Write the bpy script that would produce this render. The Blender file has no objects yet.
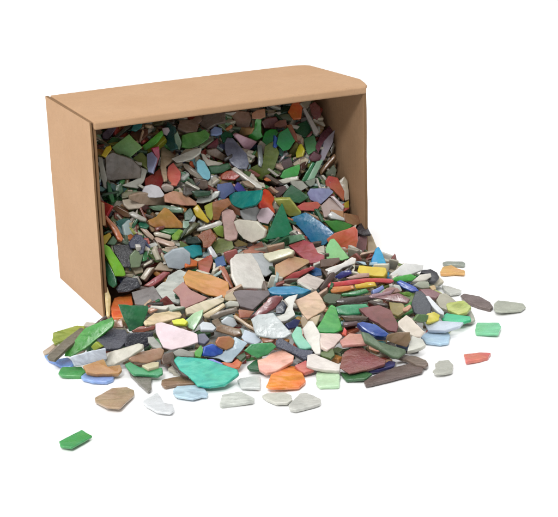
import bpy, bmesh, math, random
from mathutils import Vector, Matrix
random.seed(11)
SC = bpy.context.scene
COL = SC.collection

# ------------------------------------------------------------------ fitted camera and box (metres)
F_PX, PITCH, ROLL, CAM_H, X0, Y0, YAW, BH, BD = [1480.51015, 0.326889553, -0.0312256241, 0.386397844, -0.128802971, 1.01656768, 0.432875337, 0.147106513, 0.101891978]
BW = 0.22
WV = Vector((math.cos(YAW), math.sin(YAW), 0)); DV = Vector((-math.sin(YAW), math.cos(YAW), 0)); O = Vector((X0, Y0, 0))
def bp(u, s, z): return O + WV * u + DV * s + Vector((0, 0, z))

def link(name, me, parent=None):
    o = bpy.data.objects.new(name, me); COL.objects.link(o)
    if parent: o.parent = parent
    return o
def lin(hexs, k=1.0):
    r = []
    for i in (0, 2, 4):
        c = int(hexs[i:i+2], 16) / 255
        r.append(min(0.93, k * (c / 12.92 if c <= .04045 else ((c + .055) / 1.055) ** 2.4)))
    return (*r, 1)

# ------------------------------------------------------------------ node helpers
def newmat(name):
    m = bpy.data.materials.new(name); m.use_nodes = True
    nt = m.node_tree; b = nt.nodes['Principled BSDF']; return m, nt, b
def noise(nt, vec, scale, detail=3, rough=.55, dist=0):
    n = nt.nodes.new('ShaderNodeTexNoise'); n.inputs['Scale'].default_value = scale
    n.inputs['Detail'].default_value = detail; n.inputs['Roughness'].default_value = rough; n.inputs['Distortion'].default_value = dist
    nt.links.new(vec, n.inputs['Vector']); return n.outputs['Fac']
def mapr(nt, v, a, b, c, d):
    n = nt.nodes.new('ShaderNodeMapRange'); nt.links.new(v, n.inputs[0])
    for i, x in enumerate((a, b, c, d)): n.inputs[i+1].default_value = x
    return n.outputs[0]
def mixc(nt, fac, a, b, mode='MIX'):
    n = nt.nodes.new('ShaderNodeMix'); n.data_type = 'RGBA'; n.blend_type = mode
    for s, v in ((n.inputs[0], fac), (n.inputs[6], a), (n.inputs[7], b)):
        if hasattr(v, 'links'): nt.links.new(v, s)
        else: s.default_value = v
    return n.outputs[2]
def hsv(nt, c, h, s, v):
    n = nt.nodes.new('ShaderNodeHueSaturation'); nt.links.new(c, n.inputs['Color'])
    for k, x in (('Hue', h), ('Saturation', s), ('Value', v)):
        if hasattr(x, 'links'): nt.links.new(x, n.inputs[k])
        else: n.inputs[k].default_value = x
    return n.outputs[0]
def mth(nt, op, a, b):
    n = nt.nodes.new('ShaderNodeMath'); n.operation = op
    for s, v in ((n.inputs[0], a), (n.inputs[1], b)):
        if hasattr(v, 'links'): nt.links.new(v, s)
        else: s.default_value = v
    return n.outputs[0]

def nt_rot(nt, mp):
    c = nt.nodes.new('ShaderNodeCombineXYZ'); nt.links.new(c.outputs[0], mp.inputs['Rotation']); return c.inputs[2]

def glass_mat(kind, attr):
    m, nt, b = newmat({'p': 'satin_opaque_glass', 's': 'streaked_glass', 'd': 'dark_rough_glass'}[kind] + ('_heap' if attr else ''))
    tc = nt.nodes.new('ShaderNodeTexCoord')
    if attr:
        a = nt.nodes.new('ShaderNodeAttribute'); a.attribute_name = 'glass_colour'; col = a.outputs['Color']; vec = tc.outputs['Object']
    else:
        oi = nt.nodes.new('ShaderNodeObjectInfo'); col = oi.outputs['Color']
        off = nt.nodes.new('ShaderNodeVectorMath'); off.operation = 'ADD'
        sc = nt.nodes.new('ShaderNodeVectorMath'); sc.operation = 'SCALE'; sc.inputs[0].default_value = (3.1, 1.7, 2.3)
        nt.links.new(oi.outputs['Random'], sc.inputs['Scale'])
        nt.links.new(tc.outputs['Object'], off.inputs[0]); nt.links.new(sc.outputs[0], off.inputs[1]); vec = off.outputs[0]
    big = noise(nt, vec, 95, 3, .6, .4)
    v = mapr(nt, big, .25, .75, .86, 1.12)
    hue = mapr(nt, noise(nt, vec, 60, 2), .3, .7, .485, .515)
    base = hsv(nt, col, hue, .98, v)
    # faint wisps, as in rolled art glass
    mp = nt.nodes.new('ShaderNodeMapping'); nt.links.new(vec, mp.inputs[0])
    mp.inputs['Scale'].default_value = (60, 150, 120)
    if attr: mp.inputs['Rotation'].default_value = (0, 0, .5)
    else: nt.links.new(mth(nt, 'MULTIPLY', oi.outputs['Random'], 6.28), nt_rot(nt, mp))
    w = noise(nt, mp.outputs[0], 1.0, 3, .5, 1.6)
    if kind == 's':
        f1 = mapr(nt, w, .47, .68, 0, .68)
        base = mixc(nt, f1, base, hsv(nt, col, .49, .85, 1.28))
        f2 = mapr(nt, w, .30, .46, .6, 0)
        base = mixc(nt, f2, base, hsv(nt, col, .51, 1.0, .62))
    else:
        f1 = mapr(nt, w, .5, .75, 0, .28 if kind == 'p' else .15)
        base = mixc(nt, f1, base, hsv(nt, col, .5, .75, 1.3))
        f2 = mapr(nt, w, .25, .45, .25, 0)
        base = mixc(nt, f2, base, hsv(nt, col, .5, 1.05, .72))
    sp = noise(nt, vec, 1500, 2)
    if kind == 'd':
        base = mixc(nt, mapr(nt, sp, .62, .72, 0, .35), base, (.32, .32, .34, 1))
    else:
        base = mixc(nt, mapr(nt, sp, .66, .76, 0, .16), base, hsv(nt, col, .5, .8, .55))
        base = mixc(nt, mapr(nt, noise(nt, vec, 900, 2), .68, .76, 0, .2), base, hsv(nt, col, .5, .7, 1.4))
    nt.links.new(base, b.inputs['Base Color'])
    nt.links.new(mapr(nt, noise(nt, vec, 240, 3), .3, .7, .13, .40), b.inputs['Roughness'])
    b.inputs['IOR'].default_value = 1.5
    if kind != 'd':
        b.inputs['Subsurface Weight'].default_value = .40; b.inputs['Subsurface Radius'].default_value = (1, 1, 1)
        b.inputs['Subsurface Scale'].default_value = .0024
    bu = nt.nodes.new('ShaderNodeBump'); bu.inputs['Strength'].default_value = .8 if kind == 'd' else .35; bu.inputs['Distance'].default_value = .00035 if kind != 'd' else .0009
    hgt = mth(nt, 'ADD', noise(nt, vec, 420, 4, .65), mth(nt, 'MULTIPLY', noise(nt, vec, 130, 2), 2.0))
    nt.links.new(hgt, bu.inputs['Height']); nt.links.new(bu.outputs[0], b.inputs['Normal'])
    return m
GM = {(k, a): glass_mat(k, a) for k in 'psd' for a in (False, True)}

# ------------------------------------------------------------------ shard geometry: a tumbled slab with rounded corners and worn edges
def outline(pts, rnd, rough=.03):
    n = len(pts); out = []
    for i in range(n):                       # uneven broken edges
        a, b = Vector(pts[i]), Vector(pts[(i+1) % n]); out.append(a); L = (b - a).length
        if L > .0035:
            k = 1 if L < .007 else 2 if L < .013 else 3
            nm = Vector((-(b - a).y, (b - a).x)) / L
            for j in range(k):
                t = (j + 1) / (k + 1) + rnd.uniform(-.1, .1)
                out.append(a.lerp(b, t) + nm * rnd.uniform(-1, 1) * rough * min(L, .008) * .8)
    fine = []; n = len(out)
    for i in range(n):
        a, b = out[i], out[(i+1) % n]; L = (b - a).length; fine.append(a)
        if L > .0022:
            nm = Vector((-(b - a).y, (b - a).x)) / L
            fine.append(a.lerp(b, rnd.uniform(.35, .65)) + nm * rnd.gauss(0, .00011))
    out = fine
    res = []; n = len(out)
    for i in range(n):                       # one corner cut rounds it as tumbling does
        a, b = out[i], out[(i+1) % n]; L = max((b - a).length, 1e-6)
        c = min(.20, rnd.uniform(.0002, .0008) / L)
        res.append(a.lerp(b, c)); res.append(a.lerp(b, 1 - c))
    n = len(res); fin = []
    for i in range(n): fin.append(res[i] * .9 + (res[i-1] + res[(i+1) % n]) * .05)
    return fin
def add_shard(bm, pts, th, rnd, M=None, deep=False):
    pts = outline(pts, rnd); n = len(pts)
    ar = sum(pts[i-1].x * pts[i].y - pts[i].x * pts[i-1].y for i in range(n)) / 2
    if ar < 0: pts = pts[::-1]
    
    tx, ty = rnd.uniform(-.05, .05), rnd.uniform(-.05, .05); slant = rnd.uniform(-.10, .03)
    cx = sum((p for p in pts), Vector((0, 0))) / n
    sxx = sum((p - cx).x ** 2 for p in pts); syy = sum((p - cx).y ** 2 for p in pts); sxy = sum((p - cx).x * (p - cx).y for p in pts)
    an = .5 * math.atan2(2 * sxy, sxx - syy); e1 = Vector((math.cos(an), math.sin(an))); e2 = Vector((-e1.y, e1.x))
    h1 = max(abs((p - cx).dot(e1)) for p in pts); h2 = max(abs((p - cx).dot(e2)) for p in pts)
    mw = min(.0007, h2 * .2) * rnd.uniform(.5, 1.25)
    rings = []
    #         inset factor, depth below the top face
    prof = ((1.45, .0), (.85, .012), (.28, .09), (0, .30), (-.06, .68), (.35, .93), (1.1, 1.0))
    for ins, dz in prof:
        r = []
        for i in range(n):
            a_ = (pts[i] - cx).dot(e1); b_ = (pts[i] - cx).dot(e2); q = cx + e1 * a_ * (1 - mw * ins / h1) + e2 * b_ * (1 - mw * ins / h2)
            z = -dz * th + (q - cx).x * tx * (.4 + dz) + (q - cx).y * ty * (.4 + dz)
            if dz > .5: q = q + (q - cx) * (slant * (dz - .5) * 2)
            v = Vector((q.x, q.y, z))
            r.append(bm.verts.new(M @ v if M else v))
        rings.append(r)
    fs = []
    for a, b in zip(rings, rings[1:]):
        for i in range(n): fs.append(bm.faces.new((a[i-1], b[i-1], b[i], a[i])))
    fs.append(bm.faces.new(rings[0])); fs.append(bm.faces.new(rings[-1][::-1]))
    for f_ in fs: f_.smooth = True
    return fs
def frame(n, p):
    n = n.normalized(); ux = Vector((0, 1, 0)).cross(n)
    if ux.length < .2: ux = n.cross(Vector((0, 0, 1)))
    ux.normalize(); uy = n.cross(ux)
    M = Matrix.Identity(4)
    for i, c in enumerate((ux, uy, n, p)):
        for j in range(3): M[j][i] = c[j]
    return M
def parse(line):
    lab, hx, mk, th, p, n, pts = line.split('|')
    p = Vector([float(a) * .001 for a in p.split()]); n = Vector([float(a) for a in n.split()])
    pts = [tuple(float(c) * .0001 for c in s.split(',')) for s in pts.split()]
    return lab, hx, mk, float(th) * .001, p, n, pts

# one line per piece: label | colour | surface | thickness mm | place mm | facing | outline in tenths of a millimetre
SHARDS = '''small plum grey chip above left of the light green square chip|6a5d70|p|2.9|-126.3 1094.5 120.1|0.261 -0.825 0.501|-18,-59 20,-48 42,69 -5,61 -40,-24
long grey green splinter above the light green square chip, near the bright grass green bar|5a6252|s|7.5|-116.0 1098.6 119.5|0.077 -0.886 0.457|-15,-35 93,88 48,82 -55,-33 -71,-103
dark teal chip above left of the bright grass green bar|1f7a78|p|2.9|-104.6 1100.3 123.2|0.347 -0.801 0.487|14,-37 34,10 15,72 -36,12 -28,-57
dim olive chip above the bright grass green bar, near the pale lavender chip|6b6a48|s|2.9|-92.1 1117.0 122.4|-0.297 -0.543 0.785|-22,-28 47,-47 68,-10 -10,42 -82,43
dim brown chip above left of the bright grass green bar|7b5440|p|2.9|-102.3 1100.9 117.1|0.161 -0.595 0.787|-82,-23 -7,-83 26,-42 57,16 43,64 13,49 -49,19
tall dark teal slab right of the bright grass green bar|346a6a|p|2.9|-81.3 1106.3 112.7|-0.654 -0.595 0.467|-64,-3 -69,-96 -23,-142 82,24 73,115 0,102
grey green upright chip left of the broad leaf green slab|7f9a80|p|2.9|-74.3 1098.0 110.5|0.044 -0.987 -0.154|19,62 -13,70 -29,14 -2,-86 26,-59
olive yellow bar below the bright grass green bar, near the pale lavender chip|9a9a24|p|7.5|-91.5 1098.2 108.7|-0.060 -0.745 0.665|-66,-55 8,-25 89,43 68,78 -99,-40
bright grass green bar above the pale lavender chip|5cc040|p|7.5|-92.8 1098.3 111.7|0.043 -0.878 0.477|-61,-83 26,-17 73,59 58,92 -96,-51
dark red slab fragment above the white rounded tile, near the rounded coral chip|8c3028|p|2.9|-91.6 1079.6 85.5|0.213 -0.690 0.692|-50,-86 62,-52 59,24 11,118 -82,-3
pale grey rim slab below right of the grey brown striped slab|c0c0b4|p|2.9|-104.0 1076.3 88.8|0.305 -0.810 0.501|0,-1 -91,-114 35,-74 50,2 34,96 -29,91
grey brown striped slab below the light green square chip|7c7064|s|2.9|-114.7 1073.6 99.5|0.202 -0.979 -0.006|106,-129 107,129 28,138 -49,70 -110,-76 -81,-132
muted olive chip left of the pale lavender chip, near the grey brown striped slab|8a9654|p|2.9|-99.8 1085.7 98.9|0.306 -0.696 0.650|20,-37 54,-54 65,16 -49,84 -90,-9
light green square chip above the grey brown striped slab|92c474|p|2.9|-112.9 1082.8 109.9|0.072 -0.952 0.297|-53,-50 -9,-41 44,-57 123,38 2,119 -107,-8
crimson chip above right of the pale lavender chip, near the beige fan shaped piece|c82c50|p|2.9|-91.0 1089.9 100.1|0.497 -0.861 0.106|1,6 84,-52 84,-34 -2,37 -79,53 -88,-11
pale lavender chip left of the beige fan shaped piece|b4bce4|p|2.9|-94.4 1084.7 99.4|-0.265 -0.703 0.660|-49,-68 -15,-100 51,12 30,79 -17,77
beige fan shaped piece above left of the rounded coral chip|d4bc9c|s|2.9|-83.3 1090.7 94.8|0.251 -0.391 0.885|-40,-41 9,-192 33,-172 -5,-6 22,36 54,147 -74,229
rounded coral chip below right of the beige fan shaped piece|f0786a|p|2.9|-78.0 1087.5 87.5|0.157 -0.744 0.650|-54,-13 -13,-93 38,-81 57,-18 47,39 -22,105 -54,61
small yellow chip left of the light green square chip, near the grey brown striped slab|ecd028|p|2.9|-125.5 1072.1 112.0|0.307 -0.830 0.465|17,-53 25,29 4,55 -23,23 -22,-54
white upright rod left of the grey brown striped slab|d8d8cc|p|7.5|-129.5 1069.0 95.3|0.092 -0.896 0.435|-22,-3 21,-101 48,-109 35,-32 -24,123 -59,123
deep green sliver below the white upright rod, near the red chip against left wall|2f7a44|p|7.5|-123.8 1061.4 82.4|0.364 -0.810 0.459|-8,-22 48,-62 63,-36 -34,56 -69,63
dim green chip below right of the white upright rod, near the grey brown striped slab|3e6a40|p|2.9|-117.8 1065.6 83.6|0.097 -0.903 0.419|-7,-67 34,-7 9,55 -36,19
rust orange chip left of the taupe slab with pale rim|cc5c40|p|2.9|-64.0 1133.1 123.2|0.106 -0.542 0.834|-20,-54 39,-37 59,50 -14,35 -65,6
greyish beige slab above the broad leaf green slab, near the taupe slab with pale rim|ac9484|s|2.9|-62.8 1123.7 120.2|0.268 -0.417 0.868|-111,-121 -25,-150 44,-110 42,-1 78,81 65,176 28,138 -10,21 -111,-33
taupe slab with pale rim above the light blue chip|84766c|s|2.9|-48.1 1124.8 120.6|-0.264 -0.727 0.634|-68,-60 3,-46 86,-62 116,55 -25,101 -112,12
dark green chip right of the light blue chip, near the pink wedge|1a6a4c|p|2.9|-37.8 1121.4 108.2|0.010 -0.719 0.695|-28,-53 39,-24 52,22 -15,46 -48,9
light blue chip below the taupe slab with pale rim|98b4e4|p|2.9|-45.7 1122.1 112.1|0.236 -0.663 0.711|-32,-42 9,-36 51,-5 41,42 -22,45 -46,-5
long dim brown slab above the ridged brown slab, near the grass green fan shaped piece|8c765c|s|2.9|-21.8 1151.6 123.4|0.153 -0.809 0.567|-106,-50 29,-24 130,31 110,64 -19,9 -144,-30
ridged brown slab above left of the grass green fan shaped piece|9c7a62|s|2.9|-25.3 1137.7 116.8|-0.014 -0.958 0.286|-24,-108 30,-106 73,6 57,61 -30,74 -105,73
tan chip above the pink wedge, near the grass green fan shaped piece|c09c6c|p|2.9|-23.7 1129.6 108.6|-0.628 -0.778 -0.019|-33,22 -11,-50 41,-89 34,42 -31,75
wine brown slab right of the grass green fan shaped piece, near the pine green slab|783e38|p|2.9|-3.2 1141.7 112.8|0.313 -0.940 0.137|17,-66 71,19 26,65 -20,65 -49,-17 -45,-67
emerald green chip below right of the grass green fan shaped piece|2cb048|p|2.9|-4.7 1133.2 103.6|-0.188 -0.922 0.339|-79,-49 -12,-57 78,-7 77,25 32,51 -17,48 -80,-10
grass green fan shaped piece above right of the pink wedge|4cc048|p|2.9|-14.2 1134.6 109.4|-0.088 -0.996 0.001|8,95 -47,61 -32,26 -36,-77 -5,-98 9,-78 26,12 78,60
pinkish brown chip above the grass green fan shaped piece, near the ridged brown slab|c08a6c|p|2.9|-12.6 1134.2 121.5|0.100 -0.926 0.365|-42,-43 19,-36 61,-5 39,59 -23,30 -54,-5
broad leaf green slab left of the light blue chip|64a850|s|2.9|-60.8 1109.3 110.3|0.370 -0.813 0.450|-54,-131 3,-105 54,-31 84,52 73,96 18,104 -5,61 -67,4 -105,-51
dim wine chip below the light blue chip, near the broad leaf green slab|7a3034|p|2.9|-47.6 1113.6 103.4|0.508 -0.775 0.375|-12,-62 40,-9 21,43 -17,71 -31,-43
big olive slab above right of the thin white rod|687a2c|s|2.9|-8.4 1118.0 86.9|-0.121 -0.982 0.148|75,130 21,143 -69,49 -111,-72 -65,-166 3,-126 18,-5 127,49
grey glass sliver above left of the big olive slab, near the pink wedge|9aa4a4|p|7.5|-12.1 1119.9 91.1|0.029 -0.844 0.535|-17,-71 10,-84 22,-42 13,99 -27,98
slate blue slab below left of the pink wedge|7c8096|s|2.9|-31.0 1110.9 96.1|0.059 -0.811 0.582|-82,15 -30,-81 26,-119 92,-115 109,-71 84,13 -30,136 -76,137 -93,85
pink wedge above right of the slate blue slab|e0b0c0|p|2.9|-24.1 1123.6 103.1|0.577 -0.807 -0.129|98,50 6,131 -61,-78 -43,-103
off white slab below the broad leaf green slab, near the aqua leaf shaped chip|dcdcd0|s|2.9|-67.5 1094.9 100.3|-0.286 -0.826 0.486|-102,-1 -58,-21 17,-44 97,-39 125,-1 65,21 -21,35 -123,52
jagged white chip above right of the aqua leaf shaped chip, near the slate blue slab|e4dccc|p|2.9|-49.4 1104.6 92.9|0.476 -0.807 0.351|-50,-48 7,-52 50,8 92,39 73,68 40,38 -31,-15 -79,-10 -102,-28
grey brown lozenge left of the slate blue slab, near the aqua leaf shaped chip|8d7a68|s|2.9|-45.7 1109.0 97.2|0.526 -0.845 -0.093|1,-79 60,77 19,98 -46,-9 -33,-87
dull bottle green chip right of the aqua leaf shaped chip, near the slate blue slab|447450|p|2.9|-43.0 1103.3 86.9|0.374 -0.927 0.005|34,-79 40,6 11,92 -33,74 -23,-5 -29,-89
stone grey splinter left of the aqua leaf shaped chip, near the rounded coral chip|9a9080|p|7.5|-64.1 1093.3 88.3|0.013 -0.845 0.534|-67,38 -14,-24 45,-59 84,-59 58,-18 -34,58 -73,65
aqua leaf shaped chip above the pale leaf shaped bar|90d4e8|p|2.9|-55.1 1093.1 88.7|0.403 -0.857 0.321|-27,-45 44,-46 77,-29 77,0 49,28 -45,52 -87,35 -87,5
brick red chip above the periwinkle blue slab, near the thin white rod|b8442c|p|2.9|-35.3 1102.2 82.1|-0.128 -0.838 0.531|-80,-16 22,-51 98,-15 66,22 -26,41 -79,20
thin white rod above the teal slab|ece8dc|p|7.5|-20.8 1097.5 79.1|0.075 -0.789 0.610|59,-63 99,-66 104,-45 -119,99 -143,75
dark fir green chip left of the orange chip under the lid|305640|p|2.9|8.5 1157.3 120.2|-0.003 -0.345 0.939|-35,-70 49,-26 65,86 -4,53 -75,-43
dim grey green bar below left of the orange chip under the lid|6a785c|p|7.5|8.8 1149.9 115.1|-0.042 -0.895 0.444|-27,-23 39,-39 59,15 6,29 -78,18
orange chip under the lid above left of the pale upright bar|e06c30|p|2.9|17.2 1151.9 120.4|0.050 -0.807 0.589|-18,-87 43,-76 53,42 24,93 -36,52 -65,-23
greyish cream chip right of the orange chip under the lid, near the pale upright bar|a09884|p|2.9|26.1 1155.2 124.2|0.399 -0.838 0.372|28,-48 34,16 8,59 -25,16 -45,-42
wine red chip above the pale upright bar, near the orange chip under the lid|804844|p|2.9|32.8 1152.5 118.9|-0.002 -0.922 0.386|-32,-36 7,-78 43,-38 39,31 -7,74 -49,48
pinkish brown bar above the pine green slab, near the orange chip under the lid|ac7868|p|7.5|4.1 1141.4 111.8|-0.025 -0.882 0.471|-48,-22 -8,-32 54,-16 51,33 -3,31 -46,6
pine green slab above left of the mustard yellow chip|1f8c48|p|2.9|7.8 1119.8 103.2|0.280 -0.892 0.355|32,-76 64,-37 67,48 -43,101 -74,22 -47,-58
rusty brown bar above right of the pine green slab, near the mustard yellow chip|9a5830|p|7.5|13.7 1125.9 107.9|0.153 -0.903 0.401|-37,4 30,-52 60,-56 37,-6 -27,65 -64,45
shadowed green slab below left of the pale upright bar, near the soft green chip|2c6844|p|2.9|22.5 1147.1 104.2|0.220 -0.813 0.538|-38,-41 25,-55 104,-2 2,98 -93,-1
pale upright bar above left of the plum coloured slab|c8c4c0|p|7.5|28.9 1144.6 111.2|-0.027 -0.828 0.560|11,-88 30,-104 60,-78 -40,141 -61,128
soft green chip right of the mustard yellow chip|68ac74|p|2.9|27.9 1137.6 94.4|-0.047 -0.676 0.735|-42,-41 -25,-84 32,-50 50,-3 38,104 -53,74
drab olive chip left of the mustard yellow chip, near the pine green slab|76743e|p|2.9|14.1 1133.1 91.3|0.091 -0.891 -0.444|46,58 -1,64 -52,-51 -37,-83 44,12
mustard yellow chip left of the soft green chip|d8d030|p|2.9|18.9 1129.8 92.3|-0.344 -0.798 0.495|-55,-30 -2,-52 35,-19 41,46 17,47 -36,8
plum coloured slab above right of the soft green chip|865064|p|2.9|41.0 1150.0 98.8|0.246 -0.401 0.883|-52,-238 -15,-67 61,76 87,167 46,209 -48,11 -79,-159
lavender grey slab below the plum coloured slab, near the soft green chip|b8b4c4|p|2.9|40.3 1142.1 90.4|0.403 -0.749 0.527|15,-133 33,-102 27,74 -9,193 -48,54 -18,-86
mauve brown chip below the soft green chip, near the leaning pale green bar|784858|p|2.9|31.2 1132.4 85.4|0.358 -0.928 -0.104|36,-22 27,45 -25,53 -50,-24 11,-52
grey mauve chip above the meadow green chip, near the mustard yellow chip|78686a|p|2.9|8.4 1123.3 83.3|0.008 -0.980 -0.198|41,19 8,51 -47,8 -35,-53 33,-25
leaning brown rod above right of the leaning pale green bar, near the salmon oval chip|8a6844|p|7.5|40.9 1135.5 79.4|-0.114 -0.839 0.531|-74,-80 79,42 72,73 -78,-35
dull grey green slab above the salmon oval chip, near the leaning pale green bar|667058|p|2.9|43.9 1131.9 72.3|0.211 -0.976 0.052|27,-44 67,3 -15,48 -62,39 -17,-46
leaning forest green bar left of the leaning pale green bar, near the meadow green chip|2f8c58|p|7.5|24.5 1125.2 74.1|0.049 -0.948 0.313|-24,-76 -5,-60 51,96 24,100 -46,-60
leaning pale green bar above the lavender slab|98c4a4|p|7.5|29.3 1125.6 74.1|0.115 -0.866 0.486|-33,-93 -1,-79 21,-4 60,139 3,106 -51,-69
meadow green chip left of the leaning pale green bar|54bc58|p|2.9|11.5 1121.6 77.1|0.133 -0.959 0.252|-26,-73 61,-2 54,61 34,89 -57,-6 -65,-69
cream bar below left of the meadow green chip, near the yellow green tile|e8e4d4|p|7.5|7.6 1115.6 72.4|-0.168 -0.922 0.348|-91,5 -12,-20 85,-38 99,-8 8,22 -89,40
upright cream bar right of the salmon oval chip|c0b49c|p|7.5|53.6 1128.3 61.0|0.001 -0.910 0.414|-22,-23 2,-103 37,-93 28,58 2,100 -47,60
salmon oval chip left of the upright cream bar|cc6850|p|2.9|45.6 1124.8 64.0|0.387 -0.873 0.297|-46,-51 9,-31 148,-18 89,38 -30,68 -90,21 -80,-29
umber slab above the brownish orange rod, near the red chip against left wall|78583e|s|2.9|-115.6 1056.6 68.2|-0.185 -0.980 0.076|-6,34 -59,39 -61,6 43,-50 84,-29
faded green grey slab left of the layered beige slab, near the white rounded tile|98987a|s|2.9|-108.7 1066.8 79.2|0.056 -0.735 0.675|-69,-41 0,-16 83,-11 99,33 -29,26 -85,9
cream slab end left of the layered beige slab, near the white rounded tile|dccfba|p|2.9|-108.6 1061.9 73.1|0.416 -0.596 0.687|-51,-39 -3,-52 70,4 94,54 -30,37 -79,-4
layered beige slab below the white rounded tile|bca48c|s|2.9|-96.3 1069.7 73.7|0.662 -0.715 -0.223|-2,-198 47,-26 55,170 52,196 -16,171 -51,-9 -57,-98 -29,-207
pinkish white chip right of the white rounded tile, near the rounded coral chip|e0d0c4|p|2.9|-82.5 1078.6 79.2|0.219 -0.893 -0.394|37,20 -23,48 -43,21 -14,-40 43,-48
streaky peach slab below the rounded coral chip|e0a888|s|2.9|-73.0 1077.0 71.3|0.567 -0.734 0.374|-64,-122 51,-15 126,82 106,100 -21,53 -86,-10 -112,-88
white rounded tile above the layered beige slab|eceaee|p|2.9|-92.6 1069.5 80.0|0.272 -0.949 0.161|20,-54 75,27 75,56 -3,57 -51,19 -68,-33 -47,-71
thin grey white bar below left of the layered beige slab, near the brownish orange rod|bcb8ac|p|7.5|-104.3 1053.5 65.7|0.103 -0.879 0.466|-57,0 25,-25 70,-24 73,-3 -38,36 -73,17
murky green bar above the ochre fan shaped piece, near the streaky peach slab|76987a|p|7.5|-83.3 1069.9 65.8|-0.197 -0.913 0.356|-99,46 31,-50 90,-83 108,-49 1,34 -131,101
fern green bar above the peachy beige bar, near the ochre fan shaped piece|449048|p|7.5|-81.9 1059.4 51.8|0.065 -0.800 0.597|-55,-12 11,-28 61,-10 84,26 -6,19 -95,5
ochre fan shaped piece above the peachy beige bar|c89040|s|2.9|-85.8 1063.1 59.4|0.216 -0.964 0.154|-45,-107 -2,-92 150,78 132,93 -39,81 -70,64 -53,-26 -74,-91
cream grey bar above the peachy beige bar, near the ochre fan shaped piece|d4c8b4|p|7.5|-87.5 1055.3 50.2|0.101 -0.882 0.460|-45,-17 72,-20 74,11 -39,21 -62,6
tan curved bar above right of the navy slate lump, near the peachy beige bar|ccb298|p|7.5|-97.3 1052.0 52.4|0.040 -0.862 0.504|-7,-18 40,-49 51,-22 -23,50 -61,39
peachy beige bar below the ochre fan shaped piece|dcbca4|p|7.5|-85.2 1052.5 45.7|0.070 -0.766 0.639|-72,-3 58,-35 83,-23 75,0 -63,35 -81,26
red chip against left wall above left of the brownish orange rod|cc3038|p|2.9|-129.9 1051.1 71.1|-0.466 -0.796 0.385|-38,12 -92,-64 -35,-61 89,-39 49,77 26,75
brownish orange rod below right of the red chip against left wall|d4703c|p|7.5|-120.7 1042.2 59.9|0.158 -0.821 0.548|-38,16 41,-73 75,-78 82,-56 19,23 -82,93 -97,76
golden yellow bar below left of the brownish orange rod, near the lime green bar|e4c030|p|7.5|-127.1 1039.6 53.4|0.239 -0.916 0.323|17,-62 26,42 2,57 -28,8 -16,-45
black slab above right of the lime green bar, near the navy slate lump|38383c|d|2.9|-113.9 1034.0 42.5|0.168 -0.749 0.641|-71,1 14,-99 63,-87 77,36 14,91 -98,58
navy slate lump left of the peachy beige bar|424860|d|2.9|-103.9 1038.1 48.7|-0.031 -0.735 0.678|-58,-21 -8,-25 16,-82 42,-70 63,11 33,77 -18,88 -70,22
grey green pebble below the navy slate lump, near the lime green bar|869a78|p|2.9|-105.2 1031.5 39.7|0.326 -0.911 0.253|22,-72 67,-17 14,67 -54,41 -48,-17
dark bluish green slab below the lime green bar, near the dark charcoal lump|2c7048|p|2.9|-124.7 1025.9 30.7|-0.170 -0.882 0.440|-26,68 -34,-71 -7,-109 26,-95 40,-19 14,101 -12,125
lime green bar above left of the dark charcoal lump|84cc2c|p|7.5|-121.3 1027.1 40.1|0.238 -0.897 0.372|-103,31 12,-49 64,-92 125,-59 131,-41 87,-2 -74,83 -116,82 -128,46
dark umber chip above right of the streaky peach slab, near the pale leaf shaped bar|54483e|p|2.9|-67.3 1080.3 76.1|0.113 -0.837 0.535|-36,-31 -8,-40 58,-1 32,36 -47,36
grey umber slab below the aqua leaf shaped chip, near the pale leaf shaped bar|7a685c|s|2.9|-57.5 1089.4 78.6|-0.199 -0.968 0.153|-40,21 -28,-37 13,-57 53,-12 2,85
dark bottle green bar above left of the pale leaf shaped bar, near the yellow bar|2c543a|p|7.5|-56.5 1079.7 74.8|0.178 -0.849 0.498|-36,-45 60,-1 63,36 -1,22 -86,-12
periwinkle blue slab above the caramel brown slab|727eb4|p|2.9|-39.0 1092.8 71.3|0.455 -0.868 0.198|1,-81 47,-40 38,-2 40,81 -40,74 -86,-33
indigo chip below left of the thin white rod, near the teal slab|40409a|p|2.9|-28.5 1093.8 74.2|0.289 -0.870 0.399|7,-38 61,4 -1,28 -34,30 -33,-25
yellowish olive chip right of the yellow bar, near the caramel brown slab|c4c85c|p|2.9|-51.9 1079.5 59.8|-0.430 -0.810 0.399|-42,-6 -39,-57 8,-39 75,33 -3,69
chestnut chip right of the caramel brown slab, near the teal slab|966444|p|2.9|-33.2 1086.1 58.4|-0.055 -0.992 0.112|48,-21 10,33 -49,48 -44,-6 34,-54
caramel brown slab above left of the mauve hourglass piece|ac7240|s|2.9|-43.0 1077.1 61.8|-0.046 -0.998 0.031|64,84 19,85 -4,18 -84,-41 -60,-89 65,-58
teal slab above the rounded grey tile|12988e|s|2.9|-25.9 1083.2 67.3|-0.592 -0.569 0.571|-100,80 -87,21 -50,-47 56,-126 113,-129 167,-74 -20,129 -80,145
pale leaf shaped bar above left of the caramel brown slab|d8dcd4|p|7.5|-52.6 1085.4 69.2|-0.066 -0.939 0.339|-106,-17 -62,-33 5,-35 79,-4 100,32 68,39 1,7 -86,12
bluish grey green chip left of the yellow bar, near the streaky peach slab|64806e|p|2.9|-67.2 1072.4 59.8|0.019 -0.800 0.599|-32,-43 20,-43 39,5 12,61 -39,19
yellow bar above left of the straight white bar|e4c430|p|7.5|-58.3 1075.7 58.8|0.072 -0.937 0.342|-39,-18 66,-56 76,-38 -35,75 -68,37
long dark olive bar left of the rough rust chip, near the yellow bar|646640|p|7.5|-66.6 1064.8 50.7|-0.001 -0.825 0.566|-53,-58 0,-26 79,53 27,55 -52,-24
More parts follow.
